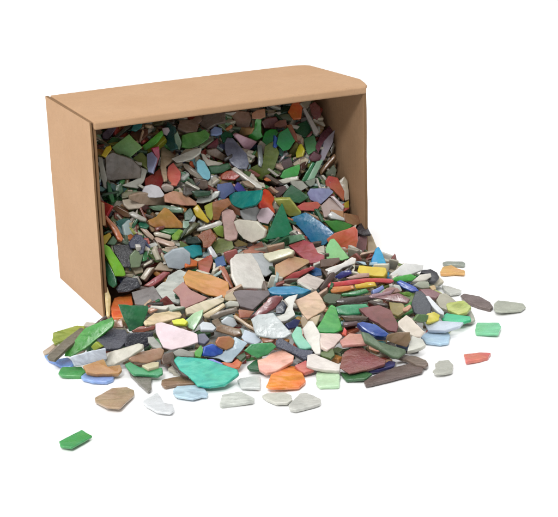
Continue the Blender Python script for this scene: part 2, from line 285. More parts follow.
blackish green chip above the teal blue chip, near the rough rust chip|2c4038|p|2.9|-64.2 1059.5 43.3|-0.177 -0.921 0.348|-56,6 -12,-24 53,-43 52,15 -36,46
rough rust chip below the straight white bar|9a5432|d|2.9|-54.3 1058.2 45.3|0.112 -0.813 0.572|-26,-25 -12,-77 39,-69 78,19 23,86 -31,56 -70,9
straight white bar above the rough rust chip|d4d0c4|p|7.5|-51.7 1071.9 50.5|0.025 -0.889 0.458|-98,-39 -65,-38 92,11 100,31 76,51 -105,-15
yellow green chip right of the straight white bar, near the mauve hourglass piece|a8c45a|p|2.9|-44.5 1072.5 46.4|0.270 -0.960 -0.078|38,-10 51,48 -38,26 -46,-11 -5,-53
olive grey tile above the steel blue chip|848e56|s|2.9|-42.1 1061.8 37.4|-0.203 -0.635 0.745|-56,-56 1,-75 83,-33 72,51 -18,82 -82,32
brownish olive chip below the cream pebble, near the olive grey tile|98844c|p|2.9|-28.5 1068.3 36.5|0.256 -0.910 0.327|2,-46 52,11 43,37 -42,19 -55,-21
pinkish brown triangle below the cream pebble, near the large cream slab|c4846c|s|2.9|-18.9 1061.6 34.5|0.246 -0.245 0.938|-92,-87 -28,-62 101,1 70,87 54,142 -106,-80
mauve hourglass piece below right of the caramel brown slab|c4a094|s|2.9|-36.6 1072.0 51.6|0.121 -0.767 0.630|-58,18 -41,-36 -23,-125 24,-136 67,-111 74,-60 29,32 43,77 11,122 -49,126 -75,93
rounded grey tile left of the pale pink rounded chip|b4b6b6|s|2.9|-21.1 1088.3 54.3|0.476 -0.849 0.230|-33,-71 16,-67 77,18 28,101 -18,77 -70,-57
vermilion shard above the pale pink rounded chip|ec5424|p|2.9|-7.4 1099.7 60.5|0.516 -0.583 0.627|-37,-96 24,-83 100,-47 44,3 37,76 -34,104 -71,91 -62,-49
pale pink rounded chip below the vermilion shard|f0d8e0|p|2.9|-10.2 1089.7 52.4|-0.034 -0.943 0.331|-50,-45 20,-72 76,5 36,59 -17,57 -65,-4
teal blue chip above right of the frosted bluish white disc|2ca4b0|p|2.9|-64.1 1053.0 38.0|0.572 -0.432 0.697|-34,-83 24,-70 84,28 32,106 -22,55 -84,-36
rust red fan shaped piece left of the steel blue chip, near the teal blue chip|b04e38|s|2.9|-54.0 1034.4 32.7|0.096 -0.543 0.834|-43,-82 21,-91 51,40 34,104 -63,29
bright orange chip below the teal blue chip, near the frosted bluish white disc|ec8428|p|2.9|-65.8 1043.0 32.2|0.476 -0.530 0.702|-15,-65 59,-1 49,47 -36,31 -57,-12
bluish white rod below left of the olive grey tile, near the steel blue chip|e8e8ec|p|7.5|-49.5 1048.7 37.1|0.145 -0.825 0.546|-11,-23 26,-42 47,-17 -19,52 -44,30
steel blue chip below the olive grey tile|245c98|p|2.9|-44.0 1038.1 32.8|-0.138 -0.680 0.720|-31,-33 -12,-38 48,-29 34,56 -40,44
copper brown bar below the steel blue chip, near the large cream slab|b06840|p|7.5|-38.3 1014.7 29.0|0.084 -0.790 0.607|-30,9 28,-77 59,-74 36,-24 -25,89 -68,77
rosy mauve chip right of the steel blue chip, near the olive grey tile|b46460|p|2.9|-35.8 1048.1 33.5|0.070 -0.990 0.123|38,31 8,72 -1,20 -55,-30 -43,-57 54,-36
cream pebble below the rounded grey tile|ece6d4|p|2.9|-22.3 1063.6 48.9|-0.480 -0.857 0.186|-48,90 -80,21 -78,-59 3,-138 63,-129 92,-38 41,110 6,144
pale grey slab right of the large cream slab, near the long cream bar|bcc2c4|p|2.9|-11.7 1036.7 30.9|0.431 -0.445 0.785|-76,7 8,-111 49,-103 94,-18 69,62 -29,114 -114,49
large cream slab above the dark grey wedge|efebe2|p|2.9|-23.3 1021.6 31.8|0.444 -0.346 0.827|-104,-124 -36,-230 163,-104 175,-55 64,140 -5,215 -115,120 -142,37
dusky brown chip above right of the vermilion shard, near the yellow green tile|6a5452|p|2.9|2.9 1108.9 65.3|0.294 -0.937 0.189|4,-52 32,-37 23,39 -9,63 -50,-12
greyish cream chip below right of the meadow green chip, near the leaning pale green bar|c0c0b4|p|2.9|17.6 1115.3 68.4|0.471 -0.846 0.252|-32,-51 49,-13 60,63 -9,45 -68,-45
dark green chip above the yellow green tile, near the coral oval|24683e|p|2.9|13.0 1108.0 61.7|0.195 -0.804 0.562|-52,-53 58,-41 124,32 -44,90 -86,-27
pinkish grey slab below right of the lavender slab, near the olive green slab|c4aca4|p|2.9|43.7 1114.4 49.5|0.076 -0.709 0.701|-68,-91 80,-56 85,6 36,48 -33,88 -98,6
lavender slab above right of the coral oval|9ca0cc|s|2.9|32.9 1117.7 59.5|0.195 -0.967 0.167|-12,-79 69,-41 70,101 26,95 -81,-14 -71,-61
amber brown slab above the olive green slab, near the upright cream bar|c8946c|p|2.9|47.2 1108.6 45.5|0.366 -0.767 0.527|-30,-44 69,-14 30,53 -69,5
short white bar above the olive green slab, near the large blue slab|d8d8d4|p|7.5|45.5 1105.4 44.7|0.032 -0.873 0.487|-39,-17 71,-31 68,-7 -34,45 -67,10
coral oval below left of the lavender slab|d8645a|p|2.9|25.2 1109.6 52.7|0.454 -0.796 0.399|-34,-81 67,11 67,78 30,79 -54,-10 -77,-76
tan brown slab above left of the black chip at right edge|a87c5c|p|2.9|58.8 1112.2 39.6|0.661 -0.579 0.478|-64,-67 -20,-66 56,-14 87,73 29,91 -88,-17
yellow green tile left of the coral oval|c4c864|p|2.9|8.6 1102.4 53.8|-0.014 -0.895 -0.446|101,-59 -7,97 -94,84 -101,51 -12,-92 114,-81
olive green slab above the orange leaf shaped slab|4c983c|p|2.9|47.8 1104.2 37.3|0.388 -0.883 0.264|-35,-64 22,-54 79,53 72,97 -25,43 -114,-75
large blue slab above the dark red slab|0f80ac|p|2.9|28.7 1096.1 36.9|-0.226 -0.871 0.436|-92,43 -64,-101 17,-137 88,-114 124,-87 64,51 -2,164 -134,181
large dark green triangle below right of the pale pink rounded chip|16885a|p|2.9|-0.3 1087.8 42.1|0.288 -0.818 0.498|-4,-95 86,-26 131,28 -51,204 -58,99 -54,-83 -50,-127
translucent green slab below right of the large dark green triangle, near the long cream bar|74a482|s|2.9|8.8 1080.8 34.9|-0.561 -0.717 0.413|-98,46 -25,-17 86,-107 96,-55 -1,50 -59,83
dusky mauve slab left of the beige upright slab, near the black chip at right edge|986c70|p|2.9|64.8 1104.1 20.3|0.409 -0.844 0.347|27,-87 77,-19 -13,102 -67,48 -24,-43
black chip at right edge above right of the orange leaf shaped slab|3c363a|d|2.9|66.3 1108.0 32.5|0.049 -0.513 0.857|-40,-34 -1,-54 67,-48 37,50 -10,76 -53,11
beige upright slab above the bright blue blade|d0bca0|p|2.9|74.8 1110.9 14.3|0.132 -0.924 0.360|-47,-14 19,-114 81,-95 60,-23 18,35 -51,120 -79,91
orange leaf shaped slab above right of the mint green triangle|dc7048|s|2.9|51.1 1087.3 29.7|-0.136 -0.974 0.182|-107,62 -63,-12 -40,-113 -17,-139 87,-57 133,8 134,49 -26,102 -102,101
mint green triangle below left of the orange leaf shaped slab|8cd488|p|2.9|42.5 1064.3 30.7|0.100 -0.733 0.673|-58,-78 66,-77 117,-49 -11,101 -43,89 -71,14
dark red slab below the large blue slab|ac4248|s|2.9|23.4 1060.5 31.5|-0.123 -0.556 0.822|-84,-8 -17,-105 87,-111 107,-58 59,-23 33,83 -35,123 -151,98
dark brown wedge above left of the long white bar, near the mint green triangle|664c36|p|2.9|38.5 1043.2 28.6|0.251 -0.694 0.675|-66,-67 21,-28 69,34 56,63 -79,-3
bright blue blade above right of the thick yellow bar|10a4d8|p|7.5|74.9 1043.7 26.5|-0.001 -0.796 0.605|-61,26 -62,-122 1,-137 78,-126 47,9 20,94 0,135 -24,120
thick yellow bar below left of the bright blue blade|e4cc30|p|7.5|69.0 1030.9 25.2|-0.143 -0.680 0.719|-117,19 -86,-18 72,-71 99,-34 99,2 27,30 -94,72
tan slab below right of the long cream bar|cca278|p|2.9|9.4 1036.1 28.9|0.358 -0.360 0.861|-112,-140 -54,-170 48,-14 130,112 120,138 -8,120 -124,-46
long cream bar above left of the tan slab|e4e0c0|p|7.5|-0.5 1042.5 36.8|-0.128 -0.787 0.604|-108,-7 -77,-49 104,-32 123,-2 83,29 -11,31 -114,29
rose red bar below right of the tan slab, near the striped beige square|b44650|p|7.5|13.1 1022.6 26.9|-0.216 -0.921 0.323|-101,6 -15,-27 128,-32 127,-9 -23,30 -116,31
dark blue chip above right of the striped beige square, near the dark brown rod|2c588c|p|2.9|27.4 1027.2 27.1|0.027 -0.263 0.964|-7,-51 38,-40 34,38 -10,60 -56,-6
navy violet bar below right of the long white bar, near the dark brown rod|3c408c|p|7.5|46.8 1024.2 25.3|-0.164 -0.942 0.292|-46,-19 59,-27 55,4 2,26 -70,16
long white bar below the mint green triangle|ece8e0|p|7.5|44.2 1036.0 26.8|0.042 -0.826 0.562|-110,-81 -59,-79 29,-3 123,34 129,74 97,86 28,37 -99,-14 -138,-55
pinkish taupe bar above left of the long red bar, near the thick yellow bar|c4a494|p|7.5|57.8 1021.7 24.5|0.044 -0.890 0.454|-69,-30 81,-2 77,30 4,21 -94,-19
striped beige square left of the dark brown rod|d0c4b8|s|2.9|21.3 1010.6 25.0|0.280 -0.477 0.833|-72,-34 8,-47 60,-53 113,60 -21,80 -88,-6
amber yellow bar below right of the long red bar, near the thick yellow bar|e0b828|p|7.5|62.3 1008.0 22.6|-0.257 -0.835 0.486|-80,9 62,-46 65,-12 30,7 -77,43
orange bar below right of the dark brown rod, near the long dark brown bar|d88448|p|7.5|43.4 999.5 22.7|-0.253 -0.817 0.518|-74,8 7,-26 94,-42 96,-12 -51,45 -72,28
dark brown rod below left of the long white bar|60504a|p|7.5|34.8 1011.7 24.6|0.200 -0.899 0.389|-20,-84 2,-72 40,68 18,88 -2,70 -38,-69
long red bar below left of the thick yellow bar|d44850|p|7.5|60.4 1011.6 23.2|0.182 -0.842 0.508|-224,-110 44,15 208,55 223,77 187,86 36,46 -234,-70 -240,-99
dark moss slab below the dark brown rod, near the beige folded tile|3c5030|p|2.9|35.7 983.5 21.7|-0.225 -0.550 0.805|-50,-5 -19,-40 54,-58 80,10 -11,59 -54,35
clover green bar above the long dark brown bar, near the long red bar|2c8846|p|7.5|53.6 993.9 21.8|-0.073 -0.881 0.468|-94,-9 28,-24 99,-12 85,18 -15,15 -103,12
long dark brown bar above the sea green bar|544844|p|7.5|52.0 980.1 21.5|0.114 -0.826 0.553|-103,-48 -31,-34 109,15 157,48 104,58 -108,-8 -129,-31
grey umber bar below right of the sea green bar, near the long dark brown bar|665648|p|7.5|52.0 954.0 18.0|-0.018 -0.873 0.488|-74,-19 68,-22 91,0 23,16 -107,25
sea green bar below the long dark brown bar|40a070|s|7.5|49.4 967.5 19.3|0.033 -0.778 0.628|-99,-36 -27,-45 69,-33 130,19 106,46 -63,34 -117,14
dark charcoal lump above the orange chip in left corner|484a52|d|2.9|-112.1 1025.6 21.0|-0.043 -0.950 0.309|-76,-40 0,-46 94,-23 79,44 -7,70 -90,-6
thin cream rod left of the orange chip in left corner|e0c484|p|7.5|-126.0 1015.3 13.7|0.069 -0.790 0.609|5,-128 28,-113 20,31 -13,110 -40,99
beige bar left of the dark rose bar, near the dark charcoal lump|e0d6c0|p|7.5|-98.4 1034.1 27.6|-0.084 -0.811 0.579|-22,-51 66,38 8,41 -52,-28
tan wedge above right of the dark rose bar, near the frosted bluish white disc|c4b096|p|2.9|-85.0 1040.6 29.2|0.200 -0.734 0.649|57,-11 66,6 -47,42 -75,-37
dark rose bar above left of the frosted grey white plate|b45858|p|7.5|-90.6 1034.7 22.6|0.070 -0.821 0.567|-36,-67 35,-8 92,63 41,65 -30,6 -100,-59
frosted bluish white disc below left of the teal blue chip|d0dce4|p|2.9|-74.4 1039.2 36.3|0.131 -0.991 -0.026|81,66 -8,87 -86,52 -90,-29 -41,-80 36,-72 108,-24
thin frosted white plate above right of the frosted grey white plate|ccd2ca|s|2.9|-73.9 1021.4 26.4|-0.174 -0.838 0.517|18,-69 81,-37 84,17 32,69 -66,57 -148,-37
frosted grey white plate left of the dusty rose slab|ccd0c8|s|2.9|-78.8 1001.1 24.1|-0.030 -0.369 0.929|-64,-49 -1,-92 61,-125 79,-99 92,67 6,131 -56,118 -116,49
orange chip in left corner right of the thin cream rod|f07c3c|p|2.8|-116.6 1017.4 8.5|0.004 -0.200 0.980|-53,-162 52,-156 83,30 60,175 -64,121 -78,-9
grey square tile above right of the deep green triangle|827c7a|s|2.9|-95.8 998.2 20.4|-0.257 -0.527 0.810|-94,-6 -21,-52 40,-85 115,-68 65,99 -105,112
off white pebble above right of the long cream slab, near the frosted grey white plate|d0d4c4|p|2.9|-75.7 964.9 25.5|0.086 -0.728 0.680|-9,-33 61,-14 9,33 -61,14
long cream slab above left of the pale pink slab|e8d2a8|s|2.9|-80.9 950.3 24.0|0.290 -0.236 0.928|-101,-131 -46,-97 117,59 126,95 95,145 -68,29 -123,-100
rosy brown bar below right of the deep green triangle, near the long cream slab|a45c50|p|7.5|-93.1 938.9 20.5|0.072 -0.893 0.444|-26,-30 70,5 72,34 -31,16 -85,-25
deep green triangle below right of the orange chip in left corner|1a7044|s|2.9|-100.0 952.7 24.5|0.212 -0.877 0.431|-48,-62 4,-110 69,-51 64,88 52,102 -142,34
bright yellow chip left of the pale green wedge, near the pale pink slab|e8ec3c|p|2.9|-68.9 945.1 22.7|-0.206 -0.499 0.842|-50,-3 32,-38 53,-14 24,26 -59,30
dusty rose slab right of the frosted grey white plate|b48078|p|2.9|-65.2 983.8 26.6|0.096 -0.595 0.798|-59,-11 -40,-96 -15,-100 112,-23 140,9 21,56 -46,123 -112,43
large ochre slab above right of the dusty rose slab|d4923c|s|2.9|-53.1 1002.7 28.3|0.198 -0.569 0.798|-142,-33 -89,-51 28,-84 141,-87 180,-47 159,64 40,96 -145,105 -172,36
khaki chip left of the dark grey wedge, near the bluish white pebble|b8a888|p|2.9|-35.4 983.2 25.4|0.013 -0.473 0.881|-40,-23 -3,-32 57,-26 26,64 -40,17
pale grey bar above the bluish white pebble, near the dark grey wedge|d0d0c4|p|7.5|-33.8 973.2 24.2|0.220 -0.826 0.519|-21,-35 58,0 35,31 -24,16 -47,-12
red brown wedge below the dark grey wedge, near the bluish white pebble|b06c54|p|2.9|-23.6 959.8 21.7|0.430 -0.541 0.723|-31,-63 30,-19 50,50 13,35 -63,-3
maroon mauve bar below right of the dark grey wedge|904e50|s|7.5|-9.5 969.9 22.5|0.002 -0.876 0.482|-102,-80 -6,-53 68,-7 118,65 68,78 22,68 -40,3 -126,-74
blue bar above the white hooked piece|1c8cbc|s|7.5|4.4 994.7 24.6|-0.022 -0.701 0.713|-101,-24 -28,-33 119,-32 182,-6 74,37 -98,44 -149,13
dark grey wedge above left of the maroon mauve bar|74686a|s|2.9|-20.7 984.4 24.6|0.234 -0.567 0.790|-62,-103 31,-106 132,61 121,95 -91,40 -131,13
broad sandy slab above right of the pale green wedge, near the dusty rose slab|d8ccac|s|2.9|-51.9 969.4 24.5|0.346 -0.520 0.781|-109,-126 -8,-71 50,12 114,98 108,127 -22,42 -133,-82
sandy bar above left of the bluish white pebble, near the pale green wedge|e0cca8|p|7.5|-46.9 961.0 23.0|-0.069 -0.866 0.496|-66,-33 -30,-39 90,27 80,53 -74,-7
long taupe bar above left of the bluish white pebble, near the striped brown bar|887c6c|s|7.5|-39.5 958.0 22.7|0.032 -0.890 0.456|-61,-51 8,-13 102,20 89,50 -40,16 -98,-22
pale green wedge below the dusty rose slab|b0d8a8|p|2.9|-59.5 948.8 22.4|-0.126 -0.779 0.615|-52,-44 -15,-75 54,7 75,59 0,45 -61,9
white rounded pebble right of the pale green wedge, near the striped brown bar|d4dce0|p|2.9|-50.1 940.6 20.6|0.210 -0.422 0.882|-39,-44 43,-31 64,-1 24,37 -36,38 -56,1
bluish white pebble above the striped brown bar|dce4e8|p|2.9|-35.0 946.3 20.9|0.460 -0.792 0.401|-30,-46 44,-13 59,29 13,43 -36,20 -50,-33
striped brown bar below the bluish white pebble|8c7052|s|7.5|-36.5 935.6 18.9|-0.164 -0.825 0.540|-81,26 -46,-4 38,-59 88,-53 87,-15 -19,50 -67,53
thin tan bar right of the bluish white pebble, near the striped brown bar|ccb494|p|7.5|-25.3 944.8 20.5|-0.045 -0.827 0.561|-62,43 36,-47 75,-73 77,-51 -54,66 -72,62
pale bluish slab above left of the jade coloured slab, near the big frosted white slab|ccd8e4|p|2.9|-20.7 930.0 15.3|-0.068 -0.593 0.802|-44,-23 35,-60 72,-31 41,28 -38,72 -65,14
big frosted white slab below the maroon mauve bar|bcc4c4|s|2.9|-6.8 929.3 23.0|-0.139 -0.807 0.575|-114,-33 -6,-86 74,-101 126,-84 77,15 35,94 -70,109 -123,86
charcoal chunk above left of the cream wedge|3e404c|d|2.9|-113.9 930.4 17.0|0.028 -0.384 0.923|-85,-42 -35,-92 56,-84 114,6 78,98 -16,107 -112,7
coal black chunk above left of the rounded brown slab, near the cream wedge|383a44|d|2.9|-95.8 928.7 15.7|0.206 -0.938 0.280|-65,-86 37,-51 81,31 47,105 -100,1
cloudy grey pebble above the rounded brown slab, near the pale pink slab|a4a49c|s|2.9|-85.4 923.4 16.3|0.048 -0.444 0.895|-42,8 -4,-37 55,-67 52,-21 -10,63 -50,54
pale pink slab below right of the long cream slab|e6d2d6|p|2.9|-71.6 927.4 19.2|-0.059 -0.513 0.856|-127,37 -82,-85 -24,-113 92,-91 156,-70 151,3 59,58 -92,135 -133,126
blue black chip left of the white hooked piece, near the maroon mauve bar|2e3648|p|2.9|0.4 968.1 21.8|0.007 -0.818 0.575|-38,-43 22,-38 41,18 12,56 -37,7
white hooked piece below the blue bar|dcdcd4|p|2.9|4.8 953.9 26.6|0.061 -0.491 0.869|7,28 -22,-50 -92,-84 -80,-121 -10,-110 55,-54 37,-1 48,69 72,132 7,109 -23,81
navy chip above the pale mint chip, near the white hooked piece|283064|p|2.9|8.7 944.5 18.9|0.553 -0.430 0.713|-17,-70 37,-7 41,78 -8,46 -53,-47
sandy chip under beige tile below the beige folded tile, near the white leaf shaped slab|d0bc9c|p|2.9|18.7 949.2 19.1|-0.261 -0.828 0.497|-59,-30 35,-59 95,-3 -1,7 -18,57 -52,27
beige folded tile below the striped beige square|d4b494|s|2.9|22.6 960.7 26.1|0.030 -0.417 0.908|-87,-64 -41,-147 79,-48 92,-14 59,78 25,150 -127,45
umber mauve bar below the sea green bar, near the green rounded triangle|664c4c|p|7.5|47.8 944.4 17.5|-0.022 -0.836 0.548|-49,-21 58,-10 48,15 -58,16
salmon slab left of the deep blue lens shaped bar, near the maroon wedge|d0988a|p|2.9|49.4 922.4 15.1|-0.041 -0.173 0.984|-91,-71 91,-63 95,-9 45,63 -35,85 -104,-5
pinkish white slab right of the white leaf shaped slab|f0dacf|p|2.9|32.2 922.9 14.4|0.310 -0.227 0.923|-68,-11 -53,-95 -10,-115 36,-53 93,96 75,118 -74,58
green rounded triangle above the pinkish white slab|40ac48|s|2.9|33.9 950.2 18.4|0.299 -0.421 0.856|-54,-137 41,-107 98,-56 24,142 -3,153 -19,125 -87,-120
white leaf shaped slab right of the pale mint chip|e8e4da|p|2.9|20.2 925.7 16.5|-0.350 -0.399 0.848|-49,23 -31,-72 -7,-169 24,-180 62,2 37,137 9,153 -45,106
slate coloured bar below left of the pale mint chip|484e60|d|7.5|7.7 913.1 13.0|-0.058 -0.799 0.599|-117,29 -51,-3 66,-89 119,-72 130,-26 41,-3 -76,89 -112,76
pale mint chip left of the white leaf shaped slab|8cd0b4|p|2.9|12.7 922.7 16.6|0.031 -0.514 0.857|-42,-18 -9,-82 37,-89 77,-75 16,26 6,99 -23,106 -62,33
white plate above the kelly green slab|e8e8e4|p|2.9|94.9 1036.0 22.7|0.353 -0.576 0.737|-93,-101 20,-36 115,61 114,110 -33,57 -123,-91
black curved piece left of the pale orange piece|46464c|p|2.9|112.9 1045.8 15.1|0.319 -0.267 0.909|-38,-2 10,-19 -12,-98 43,-71 75,2 59,64 5,89 -64,40 -78,-6
creamy white chip left of the black curved piece, near the white plate|e8e4d8|p|2.9|106.9 1031.7 18.5|0.431 -0.507 0.746|17,-20 57,41 44,69 -33,11 -84,-101
kelly green slab below the white plate|50b448|s|2.9|91.2 1018.7 22.8|0.289 -0.764 0.577|-33,-44 63,6 84,52 34,55 -69,-18 -80,-51
greyish green plate below left of the black curved piece, near the cobalt blue bar|acb09c|p|2.9|103.8 1013.1 19.4|0.116 -0.760 0.639|1,-29 57,-14 41,33 -28,23 -70,-13
brownish mauve plate above right of the charcoal rounded slab, near the grey olive plate|987474|p|2.9|108.9 1002.0 16.9|0.202 -0.203 0.958|-32,-53 37,-55 86,20 -13,60 -78,28
cobalt blue bar below the kelly green slab|345cb8|s|7.5|92.3 1005.3 21.3|-0.089 -0.797 0.597|-41,-2 26,-47 76,-49 57,-13 -43,60 -76,50
rosy taupe chip above the striped maroon slab, near the cobalt blue bar|b08880|p|2.9|79.6 998.3 21.0|0.131 -0.789 0.600|-24,-33 73,4 44,32 -30,18 -63,-21
dusky plum bar left of the striped maroon slab, near the long red bar|98747c|s|7.5|70.9 982.7 24.4|0.060 -0.802 0.594|-58,-37 75,3 110,50 14,12 -59,-2 -83,-26
striped maroon slab below left of the cobalt blue bar|885656|s|2.9|81.1 977.8 22.4|-0.089 -0.799 0.594|-60,0 78,-50 101,-23 32,37 -152,36
blackish brown bar above the brownish maroon slab, near the striped maroon slab|504038|p|7.5|68.9 977.6 19.3|-0.096 -0.747 0.658|-21,-16 68,-32 65,-12 -37,33 -75,27
olive brown slab below the striped maroon slab, near the brownish maroon slab|988854|p|2.9|81.3 968.2 18.3|-0.445 -0.408 0.797|-55,-9 -18,-66 54,-53 52,23 -33,105
charcoal rounded slab below right of the cobalt blue bar|484c54|d|2.9|99.5 979.1 17.5|-0.017 -0.487 0.873|-61,-73 -16,-115 58,-96 70,-34 44,72 7,122 -31,117 -71,7
white sliver left of the grey olive plate, near the charcoal rounded slab|e4e8ec|p|7.5|109.4 976.8 16.0|0.002 -0.666 0.746|-25,-2 19,-58 54,-72 57,-45 -42,88 -64,89
grey olive plate below the white leaf shaped chip|b0ac98|p|2.9|118.8 993.5 12.9|0.152 -0.357 0.922|-50,-64 11,-90 81,-59 73,24 1,99 -43,83 -72,6
warm grey plate below right of the yellow green slab, near the emerald mint slab|c0c0b0|p|2.8|132.6 984.2 5.4|0.004 -0.263 0.965|-48,-74 24,-81 55,-48 35,109 -65,93
yellow green slab above the emerald mint slab|bcc86c|s|2.8|126.8 985.5 11.2|-0.094 -0.263 0.960|-79,-15 -15,-80 49,-63 89,2 46,85 -91,71
light blue grey plate below left of the emerald mint slab, near the sky blue plate|ccd8e4|p|2.8|112.9 959.7 8.6|-0.093 -0.207 0.974|-113,-34 2,-69 114,-39 143,-2 -18,55 -128,90
emerald mint slab below the yellow green slab|4ccc98|p|2.8|122.8 974.3 7.8|-0.028 -0.258 0.966|-88,-18 -42,-43 40,-62 111,-28 110,13 17,43 -53,71 -95,23
brownish maroon slab above right of the deep blue lens shaped bar|783e38|s|2.9|69.9 952.6 17.1|-0.105 -0.501 0.859|-92,22 -28,-35 22,-105 84,-132 103,-75 69,69 -7,130 -152,126
mossy grey chip above right of the creamy slab, near the charcoal rounded slab|648454|p|2.9|97.9 958.6 14.1|0.542 -0.784 0.302|14,-27 46,25 17,67 -42,-2 -36,-64
lemon yellow chip below right of the charcoal rounded slab, near the grey olive plate|e4d858|p|2.9|106.3 965.1 12.3|0.388 -0.413 0.824|-39,-67 -14,-62 48,-2 50,52 2,62 -47,17
creamy slab below the charcoal rounded slab|e8dccc|p|2.9|88.5 943.4 14.2|-0.021 -0.740 0.672|-81,7 -49,-33 18,-74 64,-77 97,-42 38,25 18,58 -21,92 -84,45
cream grey plate above the curved brown piece, near the creamy slab|d4d4c8|p|2.8|90.5 923.6 9.9|0.008 -0.302 0.953|-68,-77 27,-45 64,-10 47,45 -20,84 -50,3
umber slab right of the long grey green slab, near the creamy slab|8a7054|s|2.9|78.6 923.1 14.0|-0.232 -0.935 0.266|-76,51 -46,-4 3,-81 57,-59 84,-14 21,38 -44,70
rosy salmon slab left of the long grey green slab|d09478|p|2.9|61.8 911.1 13.3|-0.344 -0.759 0.553|-43,10 -1,-37 45,-51 17,21 -18,57
long grey green slab above the indigo grey bar|607658|s|2.9|68.7 912.4 13.7|0.374 -0.313 0.873|-143,-16 -43,-44 70,-83 107,-72 153,6 145,38 53,25 -46,18 -123,68 -172,60
deep blue lens shaped bar below left of the brownish maroon slab|2c52a8|s|7.5|62.1 935.1 16.6|0.011 -0.725 0.689|-61,-5 18,-50 88,-55 110,-33 22,38 -70,58 -106,46
*sky blue plate lying on the white ground below left of the emerald mint slab|bcdaf0|p|2.4|107.7 950.2 3.1|0.051 -0.010 0.999|-88,-70 10,-110 70,-89 92,31 88,111 -57,118 -115,8
*curved brown piece lying on the white ground above right of the long taupe blade|86766a|s|2.4|88.3 909.1 4.0|0.042 0.045 0.998|-61,13 -4,-82 59,-108 83,-66 76,2 22,71 -53,103 -123,67
*bottle green chip lying on the white ground below the maroon wedge|3e7044|p|2.4|47.5 889.9 3.3|-0.078 -0.007 0.997|-66,-68 63,-83 111,-16 29,62 -38,33 -100,72
maroon wedge left of the indigo grey bar|8e5650|d|2.8|51.0 903.4 8.4|-0.019 -0.170 0.985|-136,-94 -79,-171 47,-131 164,-69 173,-28 73,76 22,161 -48,146 -97,92 -118,19
*indigo grey bar lying on the white ground above left of the long taupe blade|40407a|p|2.4|66.1 902.7 4.0|0.031 0.016 0.999|-95,-94 -29,-78 81,-5 92,57 49,70 24,33 -30,58 -92,-41
*long taupe blade lying on the white ground below right of the indigo grey bar|74645e|s|2.4|72.8 890.5 3.0|0.014 0.003 1.000|-198,-177 -109,-136 94,-32 186,15 200,66 166,146 113,167 20,114 -98,15 -168,-58 -205,-120
*grey heart shaped pebble lying on the white ground right of the curved brown piece|c4c4b8|p|2.4|104.8 897.8 3.1|0.022 0.021 1.000|-54,-119 2,-108 60,-71 83,47 64,141 -4,130 -39,64 -42,-16 -70,-67
*white leaf shaped chip lying on the white ground above the grey olive plate|dedfd6|p|2.4|128.6 1046.0 2.9|0.023 0.028 0.999|-52,-7 -20,-107 58,-77 79,-11 -9,92 -57,110
*slim grey piece lying on the white ground above the pale orange piece|a8b0a4|p|2.4|138.8 1108.0 2.7|-0.004 -0.014 1.000|-78,-24 68,-67 85,-8 73,26 -56,49 -92,24
*pale orange piece lying on the white ground below the slim grey piece|f2be70|p|2.4|134.2 1088.7 2.9|0.010 -0.026 1.000|-90,-55 -46,-64 20,-56 91,-82 104,-6 58,44 16,131 -60,98 -92,-9
*brown lens shaped piece lying on the white ground right of the yellow green slab|82726e|s|2.4|145.3 1019.7 2.7|0.007 0.010 1.000|-83,-3 1,-105 65,-163 94,-112 87,-15 29,103 -80,167 -113,129
*grey tooth shaped piece lying on the white ground above right of the mint green rectangle|bec2b2|p|2.4|164.8 1005.9 3.5|0.066 -0.015 0.998|-106,-36 -106,-107 -61,-123 92,-71 138,-1 128,71 58,94 -54,120 -89,52
*mint green rectangle lying on the white ground below the brown lens shaped piece|88dca8|p|2.4|144.6 965.1 3.0|-0.035 0.014 0.999|-93,-76 55,-133 97,19 94,93 -60,130 -93,-33
*salmon red half moon lying on the white ground below the mint green rectangle|e07c6c|p|2.4|130.8 915.0 2.9|0.037 -0.019 0.999|-91,-93 -6,-57 66,-15 98,63 24,69 -91,33
greenish olive slab above the dark taupe slab|96a43c|s|2.8|-149.5 963.0 9.1|-0.008 -0.158 0.987|-72,-128 -18,-82 114,25 118,107 56,124 -103,29 -96,-76
pale brown sliver above left of the blue wedge, near the dark taupe slab|c4b098|p|2.8|-160.0 948.0 4.5|0.045 -0.213 0.976|-31,-57 -1,-56 49,59 29,80 -46,-26
*blue wedge lying on the white ground above left of the small green slab|6e9adc|p|2.4|-151.3 931.3 2.8|-0.006 0.006 1.000|-75,9 31,-111 98,-110 115,-61 56,49 -20,17 -90,115 -115,91
long green slab right of the greenish olive slab|46a03e|s|2.9|-129.4 932.5 18.9|-0.143 -0.769 0.623|-196,-95 -150,-107 -48,-77 163,31 181,64 174,97 88,88 -25,67 -186,-67
dark taupe slab below the greenish olive slab|706854|s|2.8|-144.8 929.0 15.5|0.003 -0.210 0.978|-102,-184 -61,-192 4,-58 108,123 108,176 71,200 -10,77 -118,-143
pale lavender slab above left of the golden brown pebble, near the long green slab|d0d8e4|s|2.9|-129.8 914.5 11.0|0.220 -0.927 0.305|-74,-72 -38,-97 21,-41 121,58 72,116 29,76 -31,21 -100,-61
cream wedge below right of the charcoal chunk|ccc8b8|p|2.9|-104.5 913.4 13.2|-0.528 -0.626 0.574|-116,-5 24,-50 129,-66 144,-39 125,-14 -135,128 -171,47
*small green slab lying on the white ground below right of the blue wedge|50a456|p|2.4|-140.1 909.8 3.3|0.051 -0.044 0.998|-59,-62 73,-63 92,12 56,80 -75,60 -86,-27
*blue slab under brown pebble on white ground below left of the golden brown pebble|92b4e8|p|2.4|-122.4 900.5 2.8|0.013 0.001 1.000|-86,-29 -15,-74 73,-83 112,-38 109,56 -8,61 -77,89 -108,19
golden brown pebble above right of the blue slab under brown pebble|be8e58|p|2.8|-117.4 904.7 7.0|0.087 -0.227 0.970|-116,-52 -47,-65 98,-48 115,-12 100,44 18,18 -20,102 -146,13
